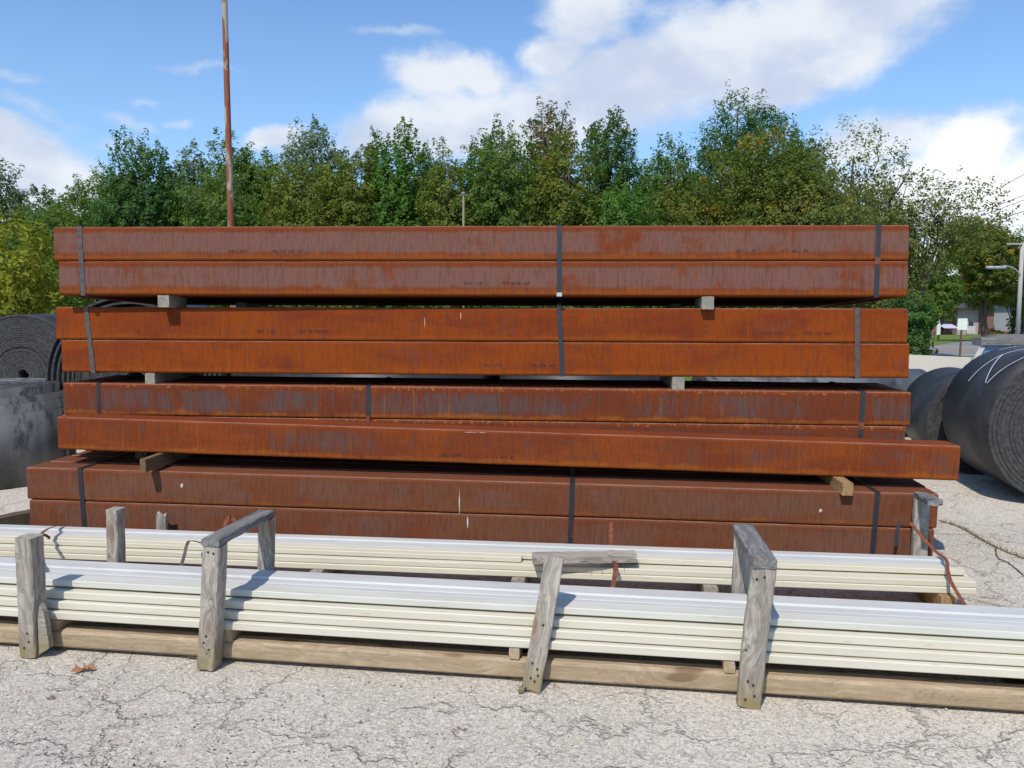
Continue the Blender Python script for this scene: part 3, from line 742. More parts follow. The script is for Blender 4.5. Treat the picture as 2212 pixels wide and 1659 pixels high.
# profiles of the near bundle (each one its own thing)
def lip(y0, y1, z0, z1, r=.004, groove=True):
    """channel section seen from outside: rounded front lip, shallow recess on top"""
    p = [(y0 + r, z0), (y1 - r, z0), (y1, z0 + r), (y1, z1 - r), (y1 - r, z1)]
    if groove and (y1 - y0) > .08:
        p += [(y1 - .014, z1), (y1 - .017, z1 - .0035), (y0 + .018, z1 - .0035), (y0 + .015, z1)]
    p += [(y0 + r, z1), (y0, z1 - r), (y0, z0 + r)]
    return p
ZB = .1525
X0, X1 = -2.2, Lr + 2.6
def channel(parent_frame, prof, x0, x1, m, lab, grp, seed):
    me = extrude_profile(prof, x0, x1, 10, wob=.0006, seed=seed)
    return link('white_profile', me, m, parent_frame, None, label=lab, category='profile', group=grp)
gn = 'white fibreglass profiles in the near bundle'; gf = 'white fibreglass profiles in the far bundle'
hid = 'cream profile hidden behind the front row of the near bundle'
lay = [('bottom', 0.0), ('second', .030), ('third', .060)]; LP = .0375
for i, (nm, off) in enumerate(lay):
    z0 = ZB + i * LP; yb = RY0 + off
    channel(RF, lip(yb, yb + .155, z0, z0 + LP - .0012), X0 - i * .01, X1 + i * .01, FRP_C, f'cream profile at the front of the {nm} layer of the near bundle', gn, 100 + i)
    channel(RF, lip(yb + .157, .455, z0, z0 + LP - .0012), X0 + .03, X1 - .03, FRP_C, f'cream profile hidden behind the front one of the {nm} layer, near bundle', gn, 110 + i)
zt = ZB + 3 * LP + .006
channel(RF, lip(RY0 + .105, RY0 + .180, zt, zt + .0305, .003, False), X0, X1, FRP_G, 'white profile at the front of the raised top row of the near bundle', gn, 120)
channel(RF, lip(RY0 + .182, RY0 + .218, zt, zt + .0292, .0025, False), X0 - .02, X1, FRP_SKY, 'second white profile from the front in the raised top row of the near bundle', gn, 121)
channel(RF, lip(RY0 + .220, RY0 + .255, zt, zt + .0305, .0025, False), X0 - .03, X1, FRP_SKY, 'third white profile from the front in the raised top row of the near bundle', gn, 123)
channel(RF, lip(RY0 + .257, .455, zt, zt + .043, .008, False), X0, X1 + .04, FRP_SKY, 'thicker white profile along the back edge of the near bundle top', gn, 122)
for i, x in enumerate((-1.0, .55, 1.9, Lr + .5)):
    beamW('packing_strip', R(x, RY0 + .115, ZB + 3 * LP + .0022), R(x, .44, ZB + 3 * LP + .0022), .03, .005, W_BROWN, rack, 71 + i)

# ------------------------------------------------------------------ far bundle
qL = G(0, 556.7, .115); qR = G(2108 * S, 1285 * S, .115)
BF = frame(qL, qR); LB = (qR - qL).length; BI = BF.inverted()
def bx(px_, py_, z): return (BI @ G(px_, py_, z)).x
XL = -1.3
e2 = bx(2088 * S, 1250 * S, .16); e3 = bx(2090 * S, 1230 * S, .23); e4 = bx(2045 * S, 1190 * S, .27)
sh = bx(1125 * S, 1210 * S, .20)
channel(BF, lip(0, .13, 0, .0332), XL, LB, FRP_Y, 'cream profile at the bottom front of the far bundle, sticking out farthest right', gf, 200)
channel(BF, lip(.132, .26, 0, .0332), XL, LB - .06, FRP_Y, 'cream profile at the bottom back of the far bundle', gf, 201)
channel(BF, lip(.006, .13, .034, .0672), XL, e2, FRP_Y, 'yellowed profile in the second layer front of the far bundle', gf, 202)
channel(BF, lip(.132, .26, .034, .0672), XL, e2 - .1, FRP_Y, 'cream profile in the second layer back of the far bundle', gf, 203)
channel(BF, lip(.090, .142, .072, .101, .003, False), XL, e3, FRP_Y, 'cream profile at the front of the far bundle top row, under the fallen board', gf, 204)
channel(BF, lip(.144, .190, .072, .100, .003, False), XL, e3 - .05, FRP_SKY, 'white profile in the middle of the far bundle top row', gf, 205)
channel(BF, lip(.192, .262, .0685, .120, .006, False), XL, e4, FRP_SKY, 'white profile raised along the back of the far bundle', gf, 206)
channel(BF, lip(.046, .088, .068, .095, .003, False), XL, sh, FRP_Y, 'short cream strip on the far bundle ending left of the fallen board', gf, 208)
# blocks carrying the far bundle
for i, (x0_, x1_, lab) in enumerate(((860, 1005, ''), (0, 0, ''))): pass
fb = [(398, 'left, behind the near rack'), (1225, 'left of centre'), (2046, 'behind the leaning board'), (2830, 'beside the right rail end'), (3795, 'at its right end')]
for i, (x, lab) in enumerate(fb):
    g = BI @ G(x / 4, 590 if i > 2 else 565, .09)
    s = (lambda r, p, u: (r.x * p.y - r.y * p.x) / (u.x * r.y - u.y * r.x))(ray(x / 4, 384), BF.translation, BF.to_3x3() @ Vector((1, 0, 0)))
    Mb = BF @ Matrix.Translation((s, -.045, -.113)) @ Matrix.Rotation(math.radians(90), 4, 'Z') @ Matrix.Translation((0, -.075, 0))
    link('timber_block', wood_me(.52, .072, .1125 , .004, 8, .0015, seed=300 + i), W_BLOCK if i != 4 else W_YEL, Mb, None, label=f'short timber block under the far bundle, {lab}', category='timber block', group='blocks under the far bundle')
# the far bundle's own uprights
frack = empty('rear_upright', BF @ Vector((LB * .9, .40, -.115)), 'grey upright with a broken cross piece behind the right end of the far bundle', 'upright')
p0 = P(1984 * S, 1230 * S, 4.66); top = P(1991 * S, 1078 * S, 4.66)
base = Vector((p0.x, 4.66, 0))
def upright(parent, b, tp, w, d, m, seed, rag=0, name='post'):
    xa = (tp - b).normalized(); ya = BF.to_3x3() @ Vector((1, 0, 0)); ya = (ya - xa * ya.dot(xa)).normalized(); za = xa.cross(ya)
    Mx = Matrix((xa, ya, za)).transposed().to_4x4(); Mx.translation = b
    return link(name, wood_me((tp - b).length, w, d, .003, 10, .0015, 0, rag, seed, 0, -w / 2, -d / 2), m, Mx, parent)
upright(frack, base, top, .082, .04, W_GREY, 81)
t0 = P(2021 * S, 1086 * S, 4.40); t1 = P(1988 * S, 1069 * S, 4.70)
beamW('cross_piece', t0, t1, .075, .034, W_GREYD, frack, 82, rag0=.02)
bp = P(350 * S, 1104 * S, 5.02); bstub = empty('rear_stub', Vector((bp.x, 5.02, 0)), 'broken pale stub of a board standing behind the far bundle at left', 'upright')
upright(bstub, Vector((bp.x - .01, 5.02, 0)), bp, .065, .03, W_YEL if 0 else W_GREY, 83, .05, 'board')
# fallen board across the far bundle
f0 = P(1152 * S, 1207 * S, 4.36); f1 = P(1372 * S, 1200 * S, 4.10)
f0.z = .115 + .118 + .022; f1.z = f0.z + .004
f0 = G(1150 * S, 1206 * S, .235); f1 = G(1373 * S, 1202 * S, .243)
beamW('fallen_board', f0, f1, .085, .046, W_GREY, None, 91, label='grey board fallen across the far bundle with nails sticking out', category='board')
fb_o = bpy.data.objects['fallen_board']
Mfb = WM(fb_o)
for k in range(4):
    bm = bmesh.new(); xx = .30 + k * .062
    tube_bm(bm, [Vector((xx, -.040, -.014)), Vector((xx + .002, -.050, -.036 - .004 * (k % 2)))], .0016, 5)
    link('nail', bm_mesh(bm), M_STRAPR, Mfb, fb_o)

# loose rusty straps
def band(ctrl, w, lab, m=M_STRAPR, n=14, wdir=Vector((1, 0, 0)), th=.0022):
    link('loose_strap', ribbon_me(curve_pts(ctrl, n), w, th, wdir), m, None, None, label=lab, category='strap', group='loose rusty strapping')
p = lambda x, y, Y: P(x * S, y * S, Y)
band([p(78, 1212, 3.86), p(76, 1185, 4.15), p(84, 1160, 4.5), p(102, 1143, 4.75), p(133, 1133, 4.95)], .020, 'curved rusty strap hooked over the far bundle at left', wdir=Vector((1, .1, .1)))
band([p(92, 1155, 4.62), p(100, 1157, 4.66), p(108, 1163, 4.68)], .016, 'short curled rusty strap end on the far bundle at left', wdir=Vector((0, .3, 1)))
band([p(388, 1232, 4.30), p(398, 1200, 4.40), p(404, 1176, 4.46), p(412, 1168, 4.52), p(436, 1173, 4.60)], .018, 'thin grey strap bent over beside the second front post', M_STRAPG)
band([p(484, 1137, 4.9), p(494, 1117, 4.92), p(503, 1120, 4.92), p(509, 1133, 4.9)], .022, 'rusty strap end kinked behind the second top rail')
band([p(1320, 1127, 4.72), p(1320, 1160, 4.66), p(1321, 1188, 4.52), p(1323, 1206, 4.36), p(1330, 1221, 4.22), p(1327, 1250, 4.13), p(1323, 1275, 4.06)], .024, 'rusty strap hanging over the far bundle near the fallen board')
band([p(1937, 1180, 4.60), p(1938, 1150, 4.62), p(1944, 1125, 4.64)], .020, 'short black strap end standing beside the grey upright', M_STRAP)
band([p(1966, 1128, 4.50), p(1990, 1158, 4.46), p(2020, 1190, 4.38), p(2044, 1210, 4.24), p(2047, 1232, 4.16), p(2056, 1260, 4.05), p(2086, 1310, 3.95)], .018, 'long rusty strap slanting over the right end of the far bundle', wdir=Vector((1, 0, .3)))

# plank on the ground at left of the stack
a0 = G(-30, 1145 * S, .06); a1 = G(62 * S, 1118 * S, .06)
beamW('ground_plank', a0, a1 + (a1 - a0) * .6, .10, .10, W_BROWN, None, 95, label='dark brown timber lying on the paving left of the tube stack', category='timber')

# ------------------------------------------------------------------ rubber belt coils
def spiral_coil(name, c, axis, Ro, Ri_, width, th, lab, gap=.0016, loose=0, loose_gap=.03, seed=0, mats=(M_RUB, M_EDGE), cone=None, seg=56):
    """belt wound in an Archimedean spiral: one continuous strip with real layers. axis = horizontal unit vector or 'Z'"""
    rg = np.random.default_rng(seed)
    ax = Vector((0, 0, 1)) if axis == 'Z' else Vector(axis).normalized()
    u = Vector((1, 0, 0)) if axis == 'Z' else ax.cross(Vector((0, 0, 1))).normalized(); w_ = ax.cross(u).normalized()
    r = Ro; th_a = 0; pts = []; turn = 0; offs = rg.normal(0, .006, 200)
    while r > Ri_:
        k = turn; g = gap
        if turn < loose: g = loose_gap * (1 - .4 * turn / max(loose, 1))
        for i in range(seg):
            a = 2 * math.pi * i / seg; rr_ = r - (th + g) * i / seg
            o0 = offs[turn] * (1 - i / seg) + offs[turn + 1] * i / seg
            wob = 1 + (.012 * math.sin(2 * a + turn * .4) if turn < loose else 0)
            pts.append((a, rr_ * wob, o0 + (cone(rr_) if cone else 0)))
        r -= th + g; turn += 1
    vs, fs, mi = [], [], []
    for (a, r_, o0) in pts:
        d = (u * math.cos(a) + w_ * math.sin(a))
        for rad, s in ((r_, 0), (r_, 1), (r_ - th, 1), (r_ - th, 0)):
            ext = o0 + (width if s else 0) if not cone or s else o0 * 0
            vs.append(tuple(Vector(c) + d * rad + ax * ext))
    n = len(pts)
    for i in range(n - 1):
        for k in range(4):
            q = i * 4 + k; r2 = i * 4 + (k + 1) % 4; fs.append((q, r2, r2 + 4, q + 4)); mi.append(0 if k in (0, 2) else 1)
    fs += [(3, 2, 1, 0), tuple(range((n - 1) * 4, n * 4))]; mi += [1, 1]
    me = bpy.data.meshes.new(name); me.from_pydata(vs, [], fs); 
    for m_ in mats: me.materials.append(m_)
    me.polygons.foreach_set('material_index', mi)
    me.polygons.foreach_set('use_smooth', [x == 0 for x in mi])
    bm = bmesh.new(); bm.from_mesh(me); bmesh.ops.recalc_face_normals(bm, faces=bm.faces)
    bm.to_mesh(me); bm.free()
    return link(name, me, None, None, None, label=lab, category='belt coil', group='coils of black rubber belting')
def coil_between(pn, pf, Ro, Ri_, th, lab, **kw):
    ax = (Vector(pf) - Vector(pn)); return spiral_coil('belt_coil', pn, ax.normalized(), Ro, Ri_, ax.length, th, lab, **kw)
c1n, c1f = (4.41, 6.4, .622), (4.56, 7.4, .622)
C1 = coil_between(c1n, c1f, .62, .12, .027, 'big black belt coil with white chalk lines at the right edge', seed=1, gap=.004)
C2 = coil_between((4.40, 7.62, .475), (4.61, 8.6, .475), .475, .10, .013, 'smooth dark belt coil between the chalk-marked coil and the steel tubes', seed=2)
C3 = coil_between((4.98, 10.0, .41), (2.2, 9.6, .41), .41, .10, .016, 'grey belt coil lying sideways behind the right end of the stack', seed=3, mats=(M_RUBG, M_EDGE))
C4 = coil_between((-5.99, 10.0, .745), (-6.05, 11.2, .745), .745, .085, .024, 'large belt coil seen face on at the left edge with a round hole', seed=4, gap=.004)
C5 = coil_between((-3.62, 7.85, .86), (-3.70, 9.0, .86), .86, .12, .020, 'loosely wound belt coil behind the left end of the stack', seed=5, loose=6, loose_gap=.034)
C6 = coil_between((-.22, 8.3, .60), (-2.72, 8.6, .60), .60, .12, .022, 'belt coil lying sideways behind the left half of the stack', seed=6)
C8 = coil_between((1.50, 8.6, .57), (-.12, 8.42, .57), .57, .12, .022, 'belt coil lying sideways behind the middle of the stack', seed=8)
def step(r):
    return .03 if r > .68 else (.115 if r > .655 else (.175 if r > .60 else .245))
C7 = spiral_coil('belt_coil', (-4.84, 7.52, 0.002), 'Z', .70, .14, .62, .017, 'stepped grey belt coil standing on end at the left edge', seed=7, mats=(M_RUBG, M_EDGE), cone=step, seg=64)
# chalk lines on the big coil: strips following the barrel
def chalk(pts2, par):
    """pts2: list of (angle deg from top toward left, axial 0..1)"""
    a0 = Vector(c1n); ax = Vector(c1f) - a0; bm = bmesh.new(); axn = ax.normalized()
    lft = Vector((0, 0, 1)).cross(axn).normalized()
    if lft.x > 0: lft = -lft
    P3 = []
    n = 14
    for (aa, sa_), (ab, sb) in zip(pts2, pts2[1:]):
        for k in range(n + 1):
            q = k / n; a = math.radians(aa + (ab - aa) * q); s = sa_ + (sb - sa_) * q
            P3.append(a0 + ax * s + (lft * math.sin(a) + Vector((0, 0, 1)) * math.cos(a)) * .6235)
    vs, fs = [], []
    for i, p_ in enumerate(P3):
        tg = (P3[min(i + 1, len(P3) - 1)] - P3[max(i - 1, 0)]).normalized()
        mid = a0 + axn * (p_ - a0).dot(axn); nr = (p_ - mid).normalized(); sd = tg.cross(nr).normalized() * .0045
        vs += [tuple(p_ + sd), tuple(p_ - sd)]
    for i in range(len(P3) - 1): fs.append((2 * i, 2 * i + 1, 2 * i + 3, 2 * i + 2))
    me = bpy.data.meshes.new('chalk'); me.from_pydata(vs, [], fs); link('chalk_line', me, M_CHALK, None, par)
chalk([(4, .45), (28, .58), (60, .62)], C1); chalk([(28, .58), (58, .30)], C1); chalk([(2, .22), (30, .20), (58, .27)], C1); chalk([(3, .70), (22, .80)], C1)

# ------------------------------------------------------------------ poles, barrier, crate
def metal_pole_b(t, bs):
    co, cr, r = objco(t); n = t.noise(t.mapping(cr, (6, 6, 1.6)), 1.5, 4, .6, .3)
    return t.mix(t.ramp(n, .43, .52), (.37, .32, .26), (.25, .075, .035)), (n, .2, .002)
M_POLE = mat('flaking_painted_steel', metal_pole_b, .7, .3)
pb = P(229.8, 227, 9.0)
bm = bmesh.new(); pp = [Vector((0, 0, z)) for z in np.linspace(0, 7.2, 12)]; tube_bm(bm, pp, [.036 - .0008 * i for i in range(12)], 14)
fp = empty('flag_pole', Vector((pb.x, 9.0, 0)), 'tall thin steel pole with flaking rust and grey paint rising behind the stack', 'pole')
link('pole_shaft', bm_mesh(bm, smooth=True), M_POLE, WM(fp) @ Matrix.Rotation(math.radians(.3), 4, 'Y'), fp)
bm = bmesh.new(); tube_bm(bm, [Vector((0, 0, 0)), Vector((0, 0, .05))], [.10, .10], 16); link('base_collar', bm_mesh(bm), M_POLE, WM(fp), fp)
# small lamp post in front of the trees
lp = P(1000 * S, 488 * S, 20); lt = P(1001 * S, 423 * S, 20)
W_POLE = mat('brown_wood_pole', lambda t, b: (t.mix(t.noise(t.mapping(t.new('ShaderNodeTexCoord').outputs['Object'], (20, 20, 2)), 3, 4, .6), (.20, .15, .10), (.29, .23, .16))), .9, .1)
M_GALV = mat('galvanised_grey', lambda t, b: (.42, .43, .44), .5, .4, .3)
lpo = empty('lamp_post', Vector((lp.x, 20, terr(0, 20))), 'thin brown post with a small grey lamp head in front of the trees', 'lamp post')
bm = bmesh.new(); tube_bm(bm, [Vector((lp.x, 20, terr(0, 20))), Vector((lt.x, 20, lt.z))], [.032, .024], 10); link('post', bm_mesh(bm, smooth=True), W_POLE, None, lpo)
bm = bmesh.new(); box_bm(bm, -.12, .12, -.03, .03, 0, .02, .005); box_bm(bm, -.05, .04, -.05, .05, .02, .09, .015); link('lamp_head', bm_mesh(bm), mat('dull_lamp_grey', lambda t, b: (.20, .21, .22), .6, .3), Matrix.Translation((lt.x, 20, lt.z)), lpo)
# utility pole with street light
ux = P(1020.0, 300, 40).x; ub = terr(ux, 40) - .05; uo = empty('utility_pole', Vector((ux, 40, ub)), 'pale utility pole with a curved street light arm at the right edge', 'utility pole')
utop = P(1020, 243, 40).z
bm = bmesh.new(); tube_bm(bm, [Vector((ux, 40, ub)), Vector((ux - .05, 40, utop))], [.11, .085], 14); link('pole', bm_mesh(bm, smooth=True), mat('bleached_pole', lambda t, b: (.42, .39, .37), .9, .1), None, uo)
a_ = [P(1020, 274, 39.9), P(1014, 268.5, 39.8), P(1006, 266, 39.7), P(1000, 267, 39.7)]
bm = bmesh.new(); tube_bm(bm, curve_pts(a_, 6), .034, 8); link('lamp_arm', bm_mesh(bm, smooth=True), M_GALV, None, uo)
bm = bmesh.new(); box_bm(bm, -.55, .35, -.14, .14, -.07, .07, .05, 2); link('lamp_head', bm_mesh(bm, smooth=True), M_GALV, Matrix.Translation(P(998, 267.5, 39.7)), uo)
bm = bmesh.new(); box_bm(bm, -.25, .5, -.03, .03, -.035, .035, .008); link('cross_arm', bm_mesh(bm), M_GALV, Matrix.Translation(P(1012, 244, 39.9)), uo)
M_WIRE = mat('black_cable', lambda t, b: (.03, .03, .03), .7, .2)
def cable(x0, y0, Y0, x1, y1, Y1, sag, lab, r=.014):
    a, b = P(x0, y0, Y0), P(x1, y1, Y1); pts = []
    for k in range(25):
        q = k / 24; v = a.lerp(b, q); v.z -= sag * 4 * q * (1 - q); pts.append(v)
    bm = bmesh.new(); tube_bm(bm, pts, r, 5); link('power_line', bm_mesh(bm, smooth=True), M_WIRE, None, None, label=lab, category='power line', group='overhead lines at the right')
cable(930, 222, 75, 1060, 153, 30, .2, 'topmost overhead line at the right edge')
cable(900, 236, 75, 1060, 181, 30, .2, 'upper of the close pair of overhead lines at right')
cable(900, 240, 75, 1060, 186, 30, .2, 'lower of the close pair of overhead lines at right')
cable(900, 248, 75, 1060, 198, 32, .2, 'thick overhead line below the close pair at right', .018)
cable(930, 290, 75, 1021, 262, 40, .3, 'overhead line meeting the utility pole below its arm')
cable(930, 302, 75, 1021, 283, 40, .3, 'lowest overhead line crossing the trees to the pole')
# concrete barrier
def barr_b(t, bs):
    co, cr, r = objco(t); return t.mix(t.noise(cr, 2.5, 5, .6), (.62, .575, .48), (.52, .48, .40)), (t.noise(cr, 60, 3, .6), .2, .003)
M_BARR = mat('barrier_concrete', barr_b, .9, .15)
bR = G(966, 375); bt = P(966, 358.6, 11.9); bL_ = P(905, 353.5, 13.0)
Mb_ = frame(Vector((bL_.x - 1.2, 13.0 + .55, 0)), Vector((bt.x, 11.9, 0)))
Lb = (Vector((bt.x, 11.9)) - Vector((bL_.x - 1.2, 13.55))).length
prof = [(0, 0), (.56, 0), (.56, .07), (.40, .25), (.355, .80), (.205, .80), (.16, .25), (0, .07)]
bo = link('concrete_barrier', extrude_profile(prof, 0, Lb, 6), M_BARR, Mb_, None, label='pale concrete road barrier behind the belt coils at right', category='barrier')
bm = bmesh.new(); 
for (x_, z_, w_, h_) in ((Lb - .32, .62, .16, .018), (Lb - .32, .50, .018, .13), (Lb - .22, .50, .018, .10), (Lb - .32, .49, .12, .018)): box_bm(bm, x_, x_ + w_, .158, .172, z_, z_ + h_)
link('lifting_loop', bm_mesh(bm), M_STRAP, Mb_ @ Matrix.Translation((0, -.02, -.02)), bo)
# sign (seen from behind)
sg = empty('road_sign', Vector((P(964, 330, 33.0).x, 33.0, terr(0, 33))), 'blank pale back of a road sign on a brown post across the lawn', 'sign')
sx = P(962, 325, 33).x; stz = P(962, 318.5, 33).z; sbz = P(962, 330, 33).z
link('sign_panel', box_me(P(957.2, 325, 33).x, P(967, 325, 33).x, 32.97, 32.985, sbz, stz, .01), mat('sign_back', lambda t, b: (.80, .84, .80), .5, .3), None, sg)
link('sign_post', box_me(sx - .03, sx + .03, 32.99, 33.05, terr(0, 33), stz - .03, .005), mat('sign_post_brown', lambda t, b: (.16, .09, .07), .8, .2), None, sg)
# crate with blue cover
M_BLUE = mat('faded_blue_tarp', lambda t, b: (t.mix(t.noise(t.new('ShaderNodeTexCoord').outputs['Object'], 5, 5, .6), (.07, .14, .28), (.16, .26, .40)), (t.noise(t.new('ShaderNodeTexCoord').outputs['Object'], 4, 4, .6), .5, .02)), .6, .3)
cr = empty('covered_crate', Vector((5.9, 9.8, 0)), 'blue tarp-covered crate with white battens and grey boards on top behind the coils', 'crate')
cxT = P(982, 344, 9.8).x; cz = 1.10
cw = 2.0
prof = [(cxT - .50, 0), (cxT + cw, 0), (cxT + cw, cz), (cxT, cz)]
vs = [(x, 9.8, z) for x, z in prof] + [(x + .95, 11.0, z) for x, z in prof]
me = bpy.data.meshes.new('tarp'); me.from_pydata(vs, [], [(0, 1, 2, 3), (7, 6, 5, 4), (0, 4, 5, 1), (1, 5, 6, 2), (2, 6, 7, 3), (3, 7, 4, 0)])
link('tarp', me, M_BLUE, None, cr)
M_BATT = mat('white_batten', lambda t, b: (.50, .50, .46), .8, .2)
for k in (0, 1, 2, 3):
    x0_ = cxT - .50 + k * .40
    beamW('batten', Vector((x0_, 9.785, .02)), Vector((x0_ + .50, 9.785, cz - .01)), .022, .06, M_BATT, cr, 400 + k, up=Vector((0, 0, 1)))
for k in range(3):
    beamW('top_board', Vector((cxT - .04 + k * .36, 9.85 + k * .45, cz + .05)), Vector((cxT + cw + .1 + k * .36, 9.85 + k * .45, cz + .05)), .20, .09, W_GREYD, cr, 410 + k)

# ------------------------------------------------------------------ houses beyond the road
def zx(z_): return (3600 + z_ / 4.365) / 4
HY = 90.0; HB = terr(0, 90)
def hX(z_): return (zx(z_) - 512) / F * (HY * ca + 3.4 * sa)
def hZ(y_):
    return P(960, (1180 + y_ / 4.365) / 4, HY).z
def brick_b(t, bs):
    pos = t.new('ShaderNodeNewGeometry').outputs['Position']; b = t.new('ShaderNodeTexBrick')
    t.link(t.mapping(t.comb(t.sep(pos)[0], t.sep(pos)[2], 0.0), (1, 1, 1)), b.inputs[0])
    b.inputs['Color1'].default_value = (.22, .09, .065, 1); b.inputs['Color2'].default_value = (.15, .065, .05, 1); b.inputs['Mortar'].default_value = (.30, .25, .22, 1)
    b.inputs['Scale'].default_value = 3.2; return b.outputs[0]
M_BRICK = mat('far_brick', brick_b, .9, .1)
M_HWHITE = mat('white_house_paint', lambda t, b: (.70, .68, .66), .7, .2); M_ROOF = mat('dark_shingles', lambda t, b: (.07, .065, .065), .9, .1)
M_GLASS = mat('window_glass', lambda t, b: (.03, .035, .045), .12, .6); M_AWN = mat('lilac_awning', lambda t, b: (.55, .50, .66), .6, .3)
def siding_b(t, bs):
    pos = t.new('ShaderNodeNewGeometry').outputs['Position']; z = t.sep(pos)[2]
    w = t.m('FRACT', t.m('MULTIPLY', z, 4.5)); return t.mix(t.ramp(w, .0, .25), (.16, .17, .18), (.30, .31, .32))
M_SID = mat('grey_siding', siding_b, .8, .2)
hs = empty('brick_house', Vector((hX(1000), HY, HB)), 'low brick house with a lilac awning and white porch railings across the road', 'house')
Wt = HB + 2.9
def hb(name, za, zb_, y0, y1, z0, z1, m, par=hs, bev=0): return link(name, box_me(hX(za), hX(zb_), y0, y1, z0, z1, bev), m, None, par)
hb('brick_wall', 505, 690, HY, HY + 8, HB, Wt, M_BRICK)
hb('porch_wall', 692, 1020, HY + .9, HY + 8, HB, Wt, M_BRICK)
hb('front_wall', 1022, 1392, HY + .35, HY + 8, HB, Wt, mat('shaded_wall', lambda t, b: (.40, .33, .34), .8, .2))  # eave and tree shade over this wall is put into its colour
hb('brick_wall', 1394, 1612, HY - .15, HY + 8, HB, Wt, M_BRICK)
for a in (625, 655): hb('porch_column', a, a + 28, HY - .25, HY - .03, HB, Wt, M_HWHITE)
w1 = hb('window', 760, 930, HY + .84, HY + .89, hZ(650), hZ(560), M_HWHITE); hb('pane', 775, 845, HY + .80, HY + .835, hZ(644), hZ(566), M_GLASS, w1); hb('pane', 855, 918, HY + .80, HY + .835, hZ(644), hZ(566), M_GLASS, w1)
w2 = hb('window', 1200, 1302, HY + .28, HY + .34, hZ(535), hZ(455), M_HWHITE); hb('pane', 1208, 1250, HY + .24, HY + .275, hZ(530), hZ(460), M_GLASS, w2); hb('pane', 1254, 1296, HY + .24, HY + .275, hZ(530), hZ(460), M_GLASS, w2)
av = [(hX(672), HY + .85, hZ(492)), (hX(935), HY + .85, hZ(492)), (hX(962), HY - .6, hZ(568)), (hX(725), HY - .6, hZ(568))]
me = bpy.data.meshes.new('awn'); me.from_pydata(av + [(x, y, z - .07) for x, y, z in av], [], [(0, 1, 2, 3), (7, 6, 5, 4), (0, 4, 5, 1), (1, 5, 6, 2), (2, 6, 7, 3), (3, 7, 4, 0)]); link('awning', me, M_AWN, None, hs)
for k in range(9):
    a = 1155 + k * 16; hb('baluster', a, a + 7, HY - .2, HY - .15, hZ(680), hZ(556), M_HWHITE)
hb('handrail', 1150, 1296, HY - .22, HY - .13, hZ(553), hZ(545), M_HWHITE)
rv = [(hX(480), HY - .8, Wt + .004), (hX(1640), HY - .8, Wt + .004), (hX(1640), HY + 8.8, Wt + .004), (hX(480), HY + 8.8, Wt + .004), (hX(560), HY + 4, Wt + 2), (hX(1560), HY + 4, Wt + 2)]
me = bpy.data.meshes.new('roof'); me.from_pydata(rv, [], [(0, 1, 5, 4), (2, 3, 4, 5), (1, 2, 5), (3, 0, 4), (0, 3, 2, 1)]); link('roof', me, M_ROOF, None, hs)
h2 = empty('siding_house', Vector((hX(1900), HY, HB)), 'grey house with horizontal siding beside the utility pole', 'house')
link('siding_wall', box_me(hX(1660), hX(2700), HY + 1, HY + 9, HB, Wt + .3), M_SID, None, h2)
link('base_course', box_me(hX(1660), hX(2700), HY + .9, HY + .995, HB, HB + .35), M_BRICK, None, h2)
rv = [(hX(1645), HY + .4, Wt + .304), (hX(2750), HY + .4, Wt + .304), (hX(2750), HY + 9.6, Wt + .304), (hX(1645), HY + 9.6, Wt + .304), (hX(1680), HY + 5, Wt + 2.6), (hX(2700), HY + 5, Wt + 2.6)]
me = bpy.data.meshes.new('roof'); me.from_pydata(rv, [], [(0, 1, 5, 4), (2, 3, 4, 5), (1, 2, 5), (3, 0, 4), (0, 3, 2, 1)]); link('roof', me, M_ROOF, None, h2)

# ------------------------------------------------------------------ trees
def leaves_me(centers, sizes, cnt, lsize, spread, rng, droop=.3, up=.6, flat=False):
    """small leaf-sized diamonds gathered in shoots. centers Nx3, dirs Nx3 inside sizes"""
    C, Dv, Ls, OUT = centers
    N = len(C) * cnt
    idx = np.repeat(np.arange(len(C)), cnt)
    u = rng.random(N) ** .8; L = Ls[idx]
    ang = rng.random(N) * 2 * np.pi; rad = np.sqrt(rng.random(N)) * spread[idx] * (1.15 - .75 * u)
    d = Dv[idx]; ref = np.where(np.abs(d[:, 2:3]) > .9, np.array([[1., 0, 0]]), np.array([[0, 0, 1.]]))
    a = np.cross(d, ref); a /= np.linalg.norm(a, axis=1, keepdims=True) + 1e-9; b = np.cross(d, a)
    pos = C[idx] + d * (u * L)[:, None] + a * (np.cos(ang) * rad)[:, None] + b * (np.sin(ang) * rad)[:, None]
    pos[:, 2] -= droop * rad
    nrm = rng.normal(size=(N, 3)) * .55 + OUT[idx] * .85; nrm[:, 2] += up; nrm /= np.linalg.norm(nrm, axis=1, keepdims=True)
    t1 = np.cross(nrm, rng.normal(size=(N, 3))); t1 /= np.linalg.norm(t1, axis=1, keepdims=True) + 1e-9; t2 = np.cross(nrm, t1)
    s = lsize * (.6 + .8 * rng.random(N))
    q = np.empty((N, 4, 3)); q[:, 0] = pos + t1 * s[:, None]; q[:, 1] = pos + t2 * (s * .55)[:, None] + nrm * (s * .15)[:, None]; q[:, 2] = pos - t1 * s[:, None]; q[:, 3] = pos - t2 * (s * .55)[:, None] + nrm * (s * .15)[:, None]
    tint = np.clip(.45 * rng.random(len(C))[idx] + .55 * rng.random(N), 0, 1)
    return q.reshape(-1, 3), tint
